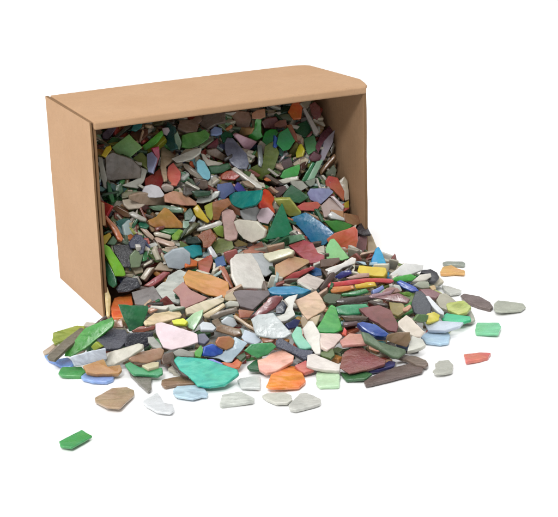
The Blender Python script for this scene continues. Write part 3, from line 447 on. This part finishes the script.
dark grey brown chip right of the rounded brown slab, near the pale pink slab|685648|s|2.9|-76.0 907.6 11.3|0.205 -0.787 0.581|-14,-52 57,-6 25,58 -34,22 -34,-21
cream khaki chip right of the jade green slab, near the rounded brown slab|d4cca8|p|2.8|-85.7 902.7 9.3|0.013 -0.140 0.990|-23,-53 43,-18 45,37 5,38 -71,-3
*speckled grey pointed piece lying on the white ground below the jade green slab|88847a|d|2.4|-94.5 898.6 2.9|-0.033 -0.004 0.999|-63,46 4,-106 80,-250 99,-208 76,37 -9,63 -72,152 -114,266
jade green slab above the speckled grey pointed piece|44a06a|p|2.8|-91.5 901.2 7.2|0.026 -0.240 0.970|-110,15 -65,-51 105,-75 132,-53 122,12 66,4 -25,14 -98,81 -127,53
rounded brown slab above the jade green slab|b48c6e|p|2.9|-89.1 912.4 11.6|0.240 -0.741 0.628|-83,-72 7,-54 95,13 95,76 63,84 -60,11 -117,-58
*striped brown pebble on white ground below right of the blue slab under brown pebble|b49a7c|s|2.4|-107.0 866.8 3.2|0.002 0.036 0.999|-123,-62 -38,-176 48,-203 118,23 111,103 57,167 -39,156 -134,-9
*white boomerang piece lying on the white ground below left of the oblong brown piece|e6eaec|p|2.4|-77.4 853.4 2.9|-0.023 0.002 1.000|-97,1 -16,-114 69,-147 93,-104 80,-10 22,21 2,95 -32,196 -121,63
*oblong brown piece on white ground above left of the pale blue fish shaped piece|967a60|s|2.4|-69.4 888.5 2.9|-0.028 0.000 1.000|-98,45 -98,-25 -71,-75 3,-44 128,-53 121,-10 40,84 -26,77
*pale blue fish shaped piece on white ground below right of the oblong brown piece|bcd6e4|s|2.4|-58.9 870.6 3.0|0.030 -0.010 1.000|-115,-18 -91,-64 17,-110 79,-66 105,-73 111,-20 72,95 39,119 -100,97 -118,39
dark brown chip above the oblong brown piece, near the large turquoise slab|544840|p|2.8|-68.8 898.6 9.6|0.024 -0.187 0.982|-51,72 -31,10 42,-112 87,-132 -11,50 -36,113
stone grey chip below the pale pink slab, near the large turquoise slab|94948a|s|2.9|-65.5 912.3 12.9|0.220 -0.601 0.768|-43,-35 81,-6 63,27 -31,29 -70,-15
plum grey chip above left of the royal blue chip, near the pale green wedge|6c6c80|p|2.9|-52.8 926.3 17.5|-0.011 -0.396 0.918|-34,-35 12,-54 46,-8 11,51 -35,46
rust orange chip below right of the ice blue slab, near the small brown octagon|d4743c|p|2.8|-32.0 908.1 6.2|0.076 -0.243 0.967|-39,-43 6,-58 40,-37 61,50 37,77 -18,0 -87,11
ice blue slab below the small brown octagon|c4dae6|p|2.9|-36.9 916.1 10.2|0.058 -0.819 0.571|-45,-41 2,-65 36,-57 137,77 48,121 -25,-2 -154,-34
royal blue chip left of the ice blue slab|2c5cc0|s|2.9|-45.5 914.4 12.8|0.342 -0.838 0.425|27,-26 65,24 53,44 -30,40 -68,-10 -46,-71
small brown octagon above the ice blue slab|bc8454|p|2.9|-37.6 917.7 17.2|0.259 -0.869 0.421|-34,-45 30,-42 62,-1 52,45 8,54 -57,14 -60,-26
jade coloured slab above left of the streaky peach piece|3e985a|s|2.9|-13.4 912.3 13.7|0.065 -0.893 0.444|-19,-63 47,-28 98,29 62,54 -74,29 -114,-21
deep green chip above the translucent white tile, near the jade coloured slab|2c6440|p|2.8|-17.5 903.4 5.6|0.051 -0.200 0.979|-42,-32 38,-45 60,-15 3,90 -59,2
large turquoise slab below the royal blue chip|30bca4|s|2.8|-51.4 888.9 8.8|-0.065 -0.289 0.955|-162,51 -82,-56 -36,-139 41,-159 141,-143 231,-41 221,4 19,139 -176,190 -198,154
*translucent white tile on white ground above right of the grey white arrow shaped piece|dee2de|p|2.4|-22.0 886.0 2.8|-0.011 0.030 1.000|-48,-112 75,-133 75,78 36,95 -61,54 -77,18
*grey white arrow shaped piece on white ground below left of the translucent white tile|d0d4cc|s|2.4|-29.6 857.3 3.1|-0.010 -0.042 0.999|-94,-80 0,-64 113,-43 115,-2 51,77 19,106 -97,70 -107,-64
mossy olive chip above right of the pinkish off white slab, near the pinkish white slab|647644|p|2.8|30.6 909.7 10.0|0.048 -0.284 0.958|-38,-20 18,-49 45,-9 34,63 -59,15
rose red chip left of the pinkish off white slab, near the slate coloured bar|d06460|p|2.8|14.5 898.7 5.9|0.028 -0.224 0.974|-46,-15 -2,-63 66,-31 33,4 12,81 -63,24
pinkish off white slab above the pale green square|e4dcd4|p|2.8|25.0 900.3 8.0|0.027 -0.241 0.970|-70,-47 14,-75 126,-86 134,-20 7,66 -37,105 -83,86 -92,-28
streaky peach piece below right of the jade coloured slab|f0b49c|s|2.8|-5.6 904.7 8.3|-0.010 -0.240 0.971|-99,-76 -54,-125 14,-111 129,-6 136,51 64,123 -17,90 -64,36 -109,20
*large orange slab lying on the white ground above the off white oblong piece|f6923c|s|2.4|2.9 884.8 4.0|0.045 -0.041 0.998|-106,-148 -31,-142 76,-117 121,-25 103,90 61,196 17,207 -105,62 -138,-122
*pale green square lying on the white ground below the pinkish off white slab|cae8c0|p|2.4|28.3 887.8 2.9|-0.026 0.010 1.000|-70,-97 -50,-144 79,-143 92,18 79,96 -7,127 -58,103 -65,40
*off white oblong piece lying on the white ground below the large orange slab|d4d4c8|p|2.4|-3.3 857.6 3.1|-0.052 -0.007 0.999|-76,-6 -14,-82 59,-89 90,-52 83,25 41,73 -76,82 -106,50
*grey white rhombus lying on the white ground right of the off white oblong piece|cdcdc5|s|2.4|13.1 849.5 3.1|0.044 -0.014 0.999|-96,-98 -55,-115 60,-51 103,-17 105,50 14,146 -29,127 -101,-43
*bright green chip lying on the white ground below left of the striped brown pebble|3ca458|p|2.4|-126.6 805.0 3.2|-0.020 0.038 0.999|-67,-76 4,-118 113,44 34,157 -84,-7'''
SMALL = '''|2f6f78|p|7.5|-132.9 1103.9 123.5|0.272 -0.870 0.412|-34,-44 5,-20 52,31 28,48 -50,-15
|b09070|p|7.5|-101.7 1096.5 116.5|0.069 -0.931 0.359|0,-53 16,42 1,53 -17,-42
|e8d8e0|p|2.9|-83.5 1108.3 116.5|0.159 -0.954 0.252|-8,-30 23,-28 25,19 1,35 -40,5
|88807a|p|2.9|-132.0 1080.5 110.2|0.180 -0.898 0.401|-8,-28 25,-8 15,38 -32,-2
|a8a898|p|7.5|-133.0 1067.0 95.2|0.180 -0.850 0.495|-1,-32 17,-48 35,-20 -12,48 -40,53
|98a488|p|2.9|-52.3 1114.3 106.8|0.199 -0.327 0.924|-30,-87 48,22 35,92 4,57 -57,-84
|528a52|p|2.9|-19.9 1117.7 92.0|-0.025 -0.792 0.610|-21,-44 7,-24 52,52 -38,16
|d8482c|p|2.9|-62.3 1099.5 93.6|0.628 -0.778 -0.023|36,-33 49,-1 -7,33 -40,41 -40,0 1,-41
|dcd0c4|p|2.9|-19.4 1108.4 80.5|0.059 -0.953 0.298|-18,-12 12,-34 30,-18 18,14 -12,36 -29,13
|e07840|p|2.9|-6.9 1110.1 75.0|0.152 -0.988 0.020|11,15 -29,13 -23,-10 10,-19 31,0
|b0b0aa|p|7.5|3.3 1159.2 121.9|-0.009 -0.889 0.457|-15,-40 34,28 16,36 -35,-25
|2858b0|p|2.9|0.7 1118.7 102.2|0.454 -0.856 0.246|15,-36 36,-28 26,6 -18,36 -59,22
|bcb4b8|p|7.5|5.1 1126.2 88.3|-0.159 -0.825 0.542|-35,-34 -2,-16 54,25 19,37 -36,-12
|544c40|p|7.5|45.4 1145.8 89.6|-0.047 -0.902 0.429|-13,-58 25,21 15,50 -28,-14
|64403a|p|2.9|22.6 1128.6 80.5|0.762 -0.636 0.118|20,-56 31,19 -37,72 -15,-35
|2c7a5c|p|2.9|-100.0 1055.2 58.5|0.187 -0.607 0.772|-26,-25 27,-28 42,-1 1,45 -45,10
|98c850|p|2.9|-76.6 1057.1 48.8|-0.498 -0.818 0.288|-49,7 -28,-26 56,-26 51,7 -30,37
|446a70|p|2.9|-116.2 1046.8 57.2|0.359 -0.701 0.616|-2,-21 43,-27 10,18 -52,30
|688c68|p|2.9|-121.9 1039.5 51.1|0.240 -0.966 0.099|31,0 11,32 -38,21 -4,-53
|643028|p|2.9|-89.0 1043.9 40.0|-0.025 -0.952 0.305|-8,-25 45,-18 12,37 -49,5
|d8dad2|p|2.9|-95.1 1046.4 44.4|-0.279 -0.881 0.381|-44,6 -19,-18 50,-26 46,4 -33,34
|54a068|p|2.9|-97.4 1039.8 39.3|0.864 -0.353 0.360|10,-73 38,10 11,73 -35,42 -23,-52
|f0ece4|p|2.9|-102.7 1033.1 46.8|0.381 -0.776 -0.502|23,2 9,40 -27,-3 -4,-39
|c4b098|p|2.9|-80.3 1049.7 40.9|0.092 -0.931 0.353|-43,-21 -2,-25 55,13 38,29 -48,4
|d4d8cc|p|2.9|-73.9 1053.8 42.3|0.501 -0.831 0.243|-8,-27 34,14 2,35 -28,-23
|c89888|p|7.5|-31.1 1094.8 73.7|-0.037 -0.895 0.444|-3,-33 30,-30 3,27 -29,37
|a8907a|p|2.9|-21.1 1092.8 76.9|0.371 -0.613 0.698|-18,-23 39,-17 53,9 -13,33 -61,-3
|d4e0e8|p|2.9|-63.3 1071.7 56.9|0.786 -0.470 0.403|22,-13 8,31 -26,26 -3,-43
|a4c4ac|p|2.9|-69.1 1064.7 54.7|0.173 -0.830 0.531|-18,-31 9,-30 27,3 12,36 -31,21
|9ca898|p|2.9|27.1 1120.5 68.4|0.519 -0.807 0.283|-9,-35 25,-21 31,25 -8,63 -39,-32
|d0c0c0|p|7.5|47.6 1115.4 53.5|-0.088 -0.907 0.412|23,-74 44,-44 -17,55 -50,63
|bca430|p|2.9|54.8 1120.1 49.3|0.423 -0.707 0.567|0,-53 29,-6 -2,52 -27,7
|c8a898|p|2.9|14.0 1091.3 38.4|-0.100 -0.777 0.622|-21,4 -6,-28 46,-38 -19,62
|dcd4c4|p|2.9|31.8 1063.4 31.5|0.258 -0.263 0.930|-17,-54 36,-45 26,82 -46,17
|b0d4e4|p|7.5|66.6 1042.5 27.2|-0.040 -0.842 0.538|-37,-11 64,-25 67,4 3,4 -97,28
|9a7058|p|2.9|-111.1 945.7 22.2|-0.091 -0.799 0.595|-22,-25 31,-29 27,34 -35,20
|dca484|p|7.5|-88.5 962.3 25.5|-0.012 -0.837 0.547|-22,-28 41,-1 39,24 -57,5
|68725e|p|2.9|-44.2 1019.8 30.4|-0.209 -0.424 0.881|-20,-11 28,-47 21,11 -28,47
|847662|p|2.9|-43.7 944.5 21.5|-0.191 -0.176 0.966|-5,-60 37,-44 8,59 -40,45
|a8643e|p|7.5|-8.9 925.3 15.1|-0.081 -0.754 0.652|-39,-15 30,-20 55,13 -46,23
|d44430|p|2.9|42.9 932.9 16.4|-0.266 -0.406 0.874|2,-39 16,5 5,44 -23,-11
|d4b484|p|2.9|111.8 1014.4 16.5|0.312 -0.477 0.821|1,-30 25,1 9,29 -35,1
|d0d4cc|p|7.5|84.9 1002.7 21.3|0.126 -0.883 0.453|-30,2 15,-32 38,-14 11,24 -34,20
|8c9cd8|p|7.5|70.7 999.1 21.4|0.115 -0.857 0.503|-35,-38 6,-18 45,21 29,44 -45,-8
|76a840|p|2.9|90.8 992.2 20.3|0.511 -0.781 0.360|-14,-29 35,8 27,37 -1,23 -47,-38
|c89c78|p|2.9|87.8 963.1 20.4|-0.263 -0.680 0.684|-33,-14 -3,-20 35,-1 30,22 -30,13
|98a828|p|2.9|-125.1 924.7 14.5|-0.512 -0.837 0.194|-35,0 23,-47 32,11 -21,37
|50a83c|p|2.9|-55.0 911.7 13.5|0.205 -0.567 0.798|-19,-36 17,-41 25,22 7,60 -30,-4
|425e3c|p|2.8|-26.6 914.1 8.5|0.043 -0.279 0.959|-5,-50 29,5 16,51 -40,-5
|8490d8|p|2.8|-44.4 905.4 8.8|0.034 -0.252 0.967|-25,-9 44,-36 55,-18 -15,34 -60,29'''
KCOL = 0.66
for k, line in enumerate(SHARDS.strip().split('\n')):
    lab, hx, mk, th, p, n, pts = parse(line)
    loose = lab.startswith('*'); lab = lab.lstrip('*')
    bm = bmesh.new(); add_shard(bm, pts, th, random.Random(k * 7 + 1))
    me = bpy.data.meshes.new('glass_shard'); bm.to_mesh(me); bm.free()
    o = link('glass_shard', me); o.matrix_world = frame(n, p); o.color = lin(hx, KCOL)
    me.materials.append(GM[(mk, False)])
    o['label'] = lab; o['category'] = 'glass shard'
    o['group'] = 'loose glass pieces lying around the spill' if loose else 'glass pieces heaped in and in front of the box'

# ------------------------------------------------------------------ the small stones packed between and beneath them
BND = [(-0.1267, 1.0078), (-0.1515, 1.0019), (-0.1641, 0.9572), (-0.1611, 0.9353), (-0.1474, 0.9035), (-0.1295, 0.8922), (-0.104, 0.9001), (-0.0865, 0.8856), (-0.0685, 0.8891), (-0.046, 0.8825), (-0.0282, 0.9041), (-0.0136, 0.893), (0.0112, 0.891), (0.041, 0.897), (0.0596, 0.8808), (0.0937, 0.8978), (0.1167, 0.9413), (0.1391, 0.9849), (0.1432, 1.0254), (0.1382, 1.0564), (0.1227, 1.0947), (0.0964, 1.1166), (0.0841, 1.1227), (0.0721, 1.1239)]
def dbnd(x, y):
    best = 9
    for (ax, ay), (bx, by) in zip(BND, BND[1:]):
        dx, dy = bx - ax, by - ay; t = max(0, min(1, ((x-ax)*dx + (y-ay)*dy) / (dx*dx + dy*dy)))
        best = min(best, math.hypot(ax + dx*t - x, ay + dy*t - y))
    return best
def inside(x, y):
    c = False; j = len(BND) - 1
    for i in range(len(BND)):
        if (BND[i][1] > y) != (BND[j][1] > y) and x < (BND[j][0]-BND[i][0]) * (y-BND[i][1]) / (BND[j][1]-BND[i][1]) + BND[i][0]: c = not c
        j = i
    return c
def heap(x, y):
    q = Vector((x, y, 0)) - O; u, s = q.dot(WV), q.dot(DV)
    if 0 <= u <= BW and s >= 0:
        t = max(0, min(1, (s + .01) / .09)); return .030 + .094 * t * t * (3 - 2 * t)
    if not inside(x, y): return 0
    return min(.036 * math.exp(s / .2), .004 + .42 * dbnd(x, y))
PAL = ['ece4d0','e4dac4','efe9de','d0d8d0','e0c4b0','c0d4d4','9cc8a0','e8dcc0','ccb894','dca880','84b0b0','c4bca8','54a458','d09448','a89c88',  # creams and tans warmed to carry light bounced off the cardboard
       'f0eada','dccbb0','2c6038','6a503a','8a6a4a','a0886a','c4b498','5a463a','8a5040','3c4a34','849468','306a64','b08c5c','d8d0bc','5c5854','76884a','a04838','b4a080','2f7444','4c5a80','e0dac8','587038','80644c','cc7038','3c3a38','c8584a','b8c460','d8b890']
bm = bmesh.new(); cl = bm.faces.layers.int.new('c')
cols = []
def put(hx, fs):
    cols.append(lin(hx, KCOL))
    for f_ in fs: f_[cl] = len(cols) - 1
kinds = []
for k, line in enumerate(SMALL.strip().split('\n')):
    lab, hx, mk, th, p, n, pts = parse(line)
    put(hx, add_shard(bm, pts, th, random.Random(k + 900), frame(n, p)))
from mathutils.bvhtree import BVHTree
vv = []; ff = []
for ob in COL.objects:
    if ob.name.startswith('glass_shard'):
        b0 = len(vv); mw_ = ob.matrix_world
        vv += [mw_ @ v.co for v in ob.data.vertices]; ff += [[b0 + i for i in p_.vertices] for p_ in ob.data.polygons]
TREE = BVHTree.FromPolygons(vv, ff)
def covers(pts3, nrm, inb_):     # a filler stone that would lie on top of a larger piece is left out
    for q_ in pts3:
        for d_, l_ in (((-nrm, .02), (DV * .85 - Vector((0, 0, .38)), .03)) if inb_ else ((-nrm, .014), (DV * .85 - Vector((0, 0, .38)), .009))):
            if TREE.ray_cast(q_, d_.normalized(), l_)[0] is not None: return True
    return False
rnd = random.Random(5)
N = 0; tries = 0
while N < 3200 and tries < 60000:
    tries += 1
    if rnd.random() < .66:
        u, s = rnd.uniform(.011, BW - .011), rnd.uniform(-.005, BD - .012); q = bp(u, s, 0); x, y = q.x, q.y; inb = s > 0
    else:
        x, y = rnd.uniform(-.20, .16), rnd.uniform(.80, 1.15); inb = False
        if not inside(x, y) or dbnd(x, y) < .017: continue
    z = heap(x, y) - rnd.choice((.001, .003, .005, .0075, .011, .016) if inb else (.003, .006, .010, .015, .02)); 
    if z < .002: z = .002 + rnd.random() * .001
    e = .006
    nrm = Vector((-(heap(x+e, y) - heap(x-e, y)) / (2*e), -(heap(x, y+e) - heap(x, y-e)) / (2*e), 1))
    if nrm.length > 2.6: nrm = DV * -1 + Vector((0, 0, 1))
    nrm.normalize(); nrm += Vector((rnd.gauss(0, 1), rnd.gauss(0, 1), rnd.gauss(0, .6))) * (.75 if inb and rnd.random() < .6 else .35)
    if z < .006: nrm = Vector((rnd.gauss(0, .04), rnd.gauss(0, .04), 1))
    r = rnd.uniform(.004, .0085); m = rnd.randint(4, 6); asp = rnd.uniform(.5, 1); ph = rnd.uniform(0, 6.3)
    pts = [(r * math.cos(ph + (i + rnd.uniform(-.3, .3)) * 2 * math.pi / m), r * asp * math.sin(ph + (i + rnd.uniform(-.3, .3)) * 2 * math.pi / m)) for i in range(m)]
    MM = frame(nrm, Vector((x, y, z)))
    if covers([MM @ Vector((a_ * .9, b_ * .9, .0003)) for a_, b_ in pts] + [Vector((x, y, z))], nrm.normalized(), inb):
        continue
    put(rnd.choice(PAL), add_shard(bm, pts, rnd.uniform(.0026, .0038), rnd, MM))
    N += 1
EDGEPAL = ['e0dccc','d8d4c8','c8c4b8','a8a090','6a7a64','3c5a44','5a4a3c','4a4644','c8a890','b0c4c0','8a4840','2f6a48','746458','e0d8c4']
N = 0; tries = 0
while N < 360 and tries < 14000:
    tries += 1
    u, s = rnd.uniform(.012, BW - .012), rnd.uniform(-.085, BD - .014); q = bp(u, s, 0); x, y = q.x, q.y
    if s < 0 and (not inside(x, y) or dbnd(x, y) < .03): continue
    nrm = Vector((-(heap(x+.006, y) - heap(x-.006, y)) / .012, -(heap(x, y+.006) - heap(x, y-.006)) / .012, 1))
    if nrm.length > 2.6: nrm = DV * -1 + Vector((0, 0, 1))
    nrm = nrm.normalized() + Vector((0, -.35, .1)) + Vector((rnd.gauss(0, .2), rnd.gauss(0, .2), rnd.gauss(0, .2)))
    L, W_ = rnd.uniform(.0035, .0075), rnd.uniform(.0010, .0016)
    pts = [(-L, -W_ * rnd.uniform(.5, 1)), (L * rnd.uniform(.6, 1), -W_), (L, W_ * rnd.uniform(.3, 1)), (-L * rnd.uniform(.7, 1), W_)]
    MM = frame(nrm, Vector((x, y, heap(x, y) + rnd.uniform(-.003, .003)))) @ Matrix.Rotation(rnd.gauss(.25, .6), 4, 'Z')
    c3 = [MM @ Vector((k_ * L, 0, 0)) for k_ in (-.5, .5)]
    if covers(c3, nrm.normalized(), True) and rnd.random() < .93: continue
    put(rnd.choice(EDGEPAL), add_shard(bm, pts, rnd.uniform(.006, .010), rnd, MM)); N += 1
me = bpy.data.meshes.new('small_glass_shards'); idx = [f_[cl] for f_ in bm.faces]; bm.to_mesh(me); bm.free()
ca = me.color_attributes.new('glass_colour', 'FLOAT_COLOR', 'CORNER')
for poly, i in zip(me.polygons, idx):
    c = cols[i]
    for li in poly.loop_indices: ca.data[li].color = c
    poly.material_index = i % 4 == 0
me.materials.append(GM[('p', True)]); me.materials.append(GM[('s', True)])
o = link('small_glass_shards', me)
o['kind'] = 'stuff'; o['label'] = 'small assorted glass shards packed between and under the larger pieces in the box'; o['category'] = 'glass shards'

# ------------------------------------------------------------------ cardboard box lying on its side
def card_mat(name, hexs, inner=False):
    m, nt, b = newmat(name); tc = nt.nodes.new('ShaderNodeTexCoord'); vec = tc.outputs['Object']
    mp = nt.nodes.new('ShaderNodeMapping'); nt.links.new(vec, mp.inputs[0]); mp.inputs['Rotation'].default_value = (0, 0, -YAW)
    mp2 = nt.nodes.new('ShaderNodeMapping'); nt.links.new(mp.outputs[0], mp2.inputs[0]); mp2.inputs['Scale'].default_value = (160, 160, 260)
    fib = noise(nt, mp2.outputs[0], 1, 4, .6)
    c0 = lin(hexs)
    base = mixc(nt, mapr(nt, fib, .3, .7, 0, 1), tuple(x * .96 for x in c0[:3]) + (1,), tuple(min(1, x * 1.04) for x in c0[:3]) + (1,))
    base = mixc(nt, mapr(nt, noise(nt, vec, 26, 5), .35, .7, 0, .6), base, tuple(x * f_ for x, f_ in zip(c0[:3], (.90, .86, .80))) + (1,))
    base = mixc(nt, mapr(nt, noise(nt, vec, 1300, 2), .58, .72, 0, .45), base, tuple(x * .6 for x in c0[:3]) + (1,))
    base = mixc(nt, mapr(nt, noise(nt, vec, 800, 2), .64, .76, 0, .3), base, tuple(min(1, x * 1.4) for x in c0[:3]) + (1,))
    nt.links.new(base, b.inputs['Base Color']); b.inputs['Roughness'].default_value = .78; b.inputs['Specular IOR Level'].default_value = .25
    # flute lines of the corrugated board telegraph faintly through the liner
    wv = nt.nodes.new('ShaderNodeTexWave'); wv.bands_direction = 'X'; wv.inputs['Scale'].default_value = 110; wv.inputs['Distortion'].default_value = .6
    mp3 = nt.nodes.new('ShaderNodeMapping'); nt.links.new(mp.outputs[0], mp3.inputs[0]); mp3.inputs['Rotation'].default_value = (0, 0, .8)
    nt.links.new(mp3.outputs[0], wv.inputs['Vector'])
    hgt = mth(nt, 'ADD', mth(nt, 'MULTIPLY', wv.outputs['Fac'], .10), mth(nt, 'ADD', mth(nt, 'MULTIPLY', noise(nt, vec, 30, 3), 2.2), mth(nt, 'MULTIPLY', noise(nt, vec, 900, 3), .35)))
    bu = nt.nodes.new('ShaderNodeBump'); bu.inputs['Strength'].default_value = .55; bu.inputs['Distance'].default_value = .0006
    nt.links.new(hgt, bu.inputs['Height']); nt.links.new(bu.outputs[0], b.inputs['Normal'])
    return m
KRAFT = card_mat('kraft_cardboard', 'a88768')
EDGE = card_mat('cut_cardboard_edge', '785c40')

def prism(name, foot, z0, z1, parent, mat=KRAFT, bev=.0009, seg=3, warp=None, cuts=0, cut_edge=False):
    """foot: polygon in box coordinates (u across, s into the box) between two heights"""
    bm = bmesh.new()
    a = [bm.verts.new((u, s, z0)) for u, s in foot]; b = [bm.verts.new((u, s, z1)) for u, s in foot]; n = len(foot)
    for i in range(n): bm.faces.new((a[i-1], a[i], b[i], b[i-1]))
    bm.faces.new(a[::-1]); bm.faces.new(b)
    bmesh.ops.recalc_face_normals(bm, faces=bm.faces)
    bmesh.ops.bevel(bm, geom=list(bm.edges), offset=bev, segments=seg, profile=.5, affect='EDGES')
    if cuts:
        L = max(v.co.x for v in bm.verts) or 1
        for i in range(1, cuts):
            for ax, ln in ((0, BW), (2, BH), (1, BD)):
                nv = Vector((0, 0, 0)); nv[ax] = 1
                bmesh.ops.bisect_plane(bm, geom=bm.verts[:] + bm.edges[:] + bm.faces[:], plane_co=nv * (ln * i / cuts), plane_no=nv)
    bm.normal_update()
    if cut_edge:                      # the bare cut edges of the board are darker than its faces
        for f_ in bm.faces:
            if abs(f_.normal.y) > .6 or (f_.normal.z > .6): f_.material_index = 1
    for v in bm.verts:
        if warp: v.co = warp(v.co.copy())
        v.co = bp(*v.co)
    for f_ in bm.faces: f_.smooth = True
    me = bpy.data.meshes.new(name); bm.to_mesh(me); bm.free(); me.materials.append(mat); me.materials.append(EDGE)
    o = link(name, me); o.parent = parent
    md = o.modifiers.new('wn', 'WEIGHTED_NORMAL'); md.keep_sharp = False; md.weight = 100
    o.matrix_parent_inverse = parent.matrix_world.inverted()
    return o
root = bpy.data.objects.new('cardboard_box', None); COL.objects.link(root); root.location = O; root.rotation_euler = (0, 0, YAW)
bpy.context.view_layer.update()
root['label'] = 'plain brown cardboard box lying on its side with glass pieces spilling out'; root['category'] = 'cardboard box'
t = .0026
def bow(c):    # the board sags and bows very slightly
    c.z += .0004 * math.sin(c.x / BW * math.pi) * (1 if c.z > BH / 2 else 0)
    return c
def bows(c):
    c.x += .0008 * math.sin(c.z / BH * math.pi) * math.sin(min(1, max(0, c.y / BD)) * math.pi)
    c.y += .0004 * math.sin(c.z * 90)
    return c
# upper wall: its free corner at the back is pushed out a little, front fold thick and rounded
top = prism('top_panel', [(.0014, .0), (BW, .0), (BW + .0022, .0035), (BW + .0050, .012), (BW + .0082, .0250), (BW + .0045, .0570), (BW - .0004, .0940), (BW - .004, .0990), (BW - .014, BD), (.0012, BD + .0005)], BH - t, BH, root, warp=bow, bev=.0011, cuts=8)
prism('front_fold', [(.0014, -.0009), (BW - .0002, -.0009), (BW - .0002, .0035), (.0014, .0035)], BH - .0062, BH - .0003, root, warp=bow, bev=.0017, seg=5, cuts=8)
prism('side_panel', [(-.0014, -.0004), (.0003, -.0004), (.0001, BD + .0006), (-.0026, BD + .0004)], 0.0, BH - .0001, root, warp=bows, bev=.0005, cuts=8, cut_edge=True)
prism('inner_flap', [(.0013, .0016), (.0034, .0010), (.0034, BD - .01), (.0013, BD - .01)], .0035, BH - t - .0014, root, mat=EDGE, warp=bows, bev=.0007, cuts=8)
prism('tuck_tab', [(.0036, .0), (.0058, .0004), (.0054, .006), (.0036, .006)], .070, .087, root, mat=EDGE, bev=.0006)
prism('side_panel', [(BW - t, .0004), (BW - .0001, .0004), (BW - .0001, BD), (BW - t, BD)], 0.0, BH - t - .0005, root, warp=bows, bev=.0005, cuts=8, cut_edge=True)
prism('bottom_panel', [(t + .0001, .001), (BW - t - .0001, .001), (BW - t - .0001, BD), (t + .0001, BD)], .0004, t, root, cuts=4)
prism('back_panel', [(t + .0002, BD - t), (BW - t - .0002, BD - t), (BW - t - .0002, BD - .0002), (t + .0002, BD - .0002)], t + .0002, BH - t - .0002, root, cuts=4)

# ------------------------------------------------------------------ white sweep
bm = bmesh.new(); bmesh.ops.create_grid(bm, x_segments=2, y_segments=2, size=12)
me = bpy.data.meshes.new('white_ground'); bm.to_mesh(me); bm.free()
g = link('white_ground', me); g['kind'] = 'structure'
m, nt, b = newmat('white_paper'); b.inputs['Base Color'].default_value = (.93, .93, .93, 1); b.inputs['Roughness'].default_value = .9; b.inputs['Specular IOR Level'].default_value = .1
tc = nt.nodes.new('ShaderNodeTexCoord'); bu = nt.nodes.new('ShaderNodeBump'); bu.inputs['Strength'].default_value = .05; bu.inputs['Distance'].default_value = .0003
nt.links.new(noise(nt, tc.outputs['Object'], 600, 3), bu.inputs['Height']); nt.links.new(bu.outputs[0], b.inputs['Normal'])
me.materials.append(m)

# ------------------------------------------------------------------ studio light
w = bpy.data.worlds.new('World'); SC.world = w; w.use_nodes = True
bg = w.node_tree.nodes['Background']; bg.inputs[0].default_value = (1, 1, 1, 1); bg.inputs[1].default_value = .40
def area(name, loc, target, size, power, col=(1, 1, 1)):
    l = bpy.data.lights.new(name, 'AREA'); l.shape = 'RECTANGLE'; l.size, l.size_y = size; l.energy = power; l.color = col
    o = bpy.data.objects.new(name, l); COL.objects.link(o); o.location = loc
    o.rotation_euler = (Vector(target) - Vector(loc)).to_track_quat('-Z', 'Y').to_euler(); return o
area('top_softbox', (0, 1.3, 2.2), (0, 1.3, 0), (3.6, 3.2), 68)
area('left_softbox', (-1.9, .55, .9), (-.1, 1.05, .05), (1.2, 1.0), 20, (1, .99, .975))
area('front_softbox', (-.35, -.5, 1.55), (0, 1.05, .04), (.45, .35), 24)

# ------------------------------------------------------------------ camera
cam = bpy.data.cameras.new('camera'); co = bpy.data.objects.new('camera', cam); COL.objects.link(co); SC.camera = co
fw = Vector((0, math.cos(PITCH), -math.sin(PITCH))); r0 = Vector((1, 0, 0)); u0 = r0.cross(fw)
R = r0 * math.cos(ROLL) + u0 * math.sin(ROLL); U = -r0 * math.sin(ROLL) + u0 * math.cos(ROLL)
M = Matrix.Identity(4)
for i, c in enumerate((R, U, -fw, Vector((0, 0, CAM_H)))):
    for j in range(3): M[j][i] = c[j]
co.matrix_world = M
cam.sensor_width = 36; cam.lens = F_PX / 558 * 36; cam.clip_start = .05; cam.clip_end = 100
SC.view_settings.view_transform = 'Standard'; SC.view_settings.look = 'None'; SC.view_settings.exposure = 0
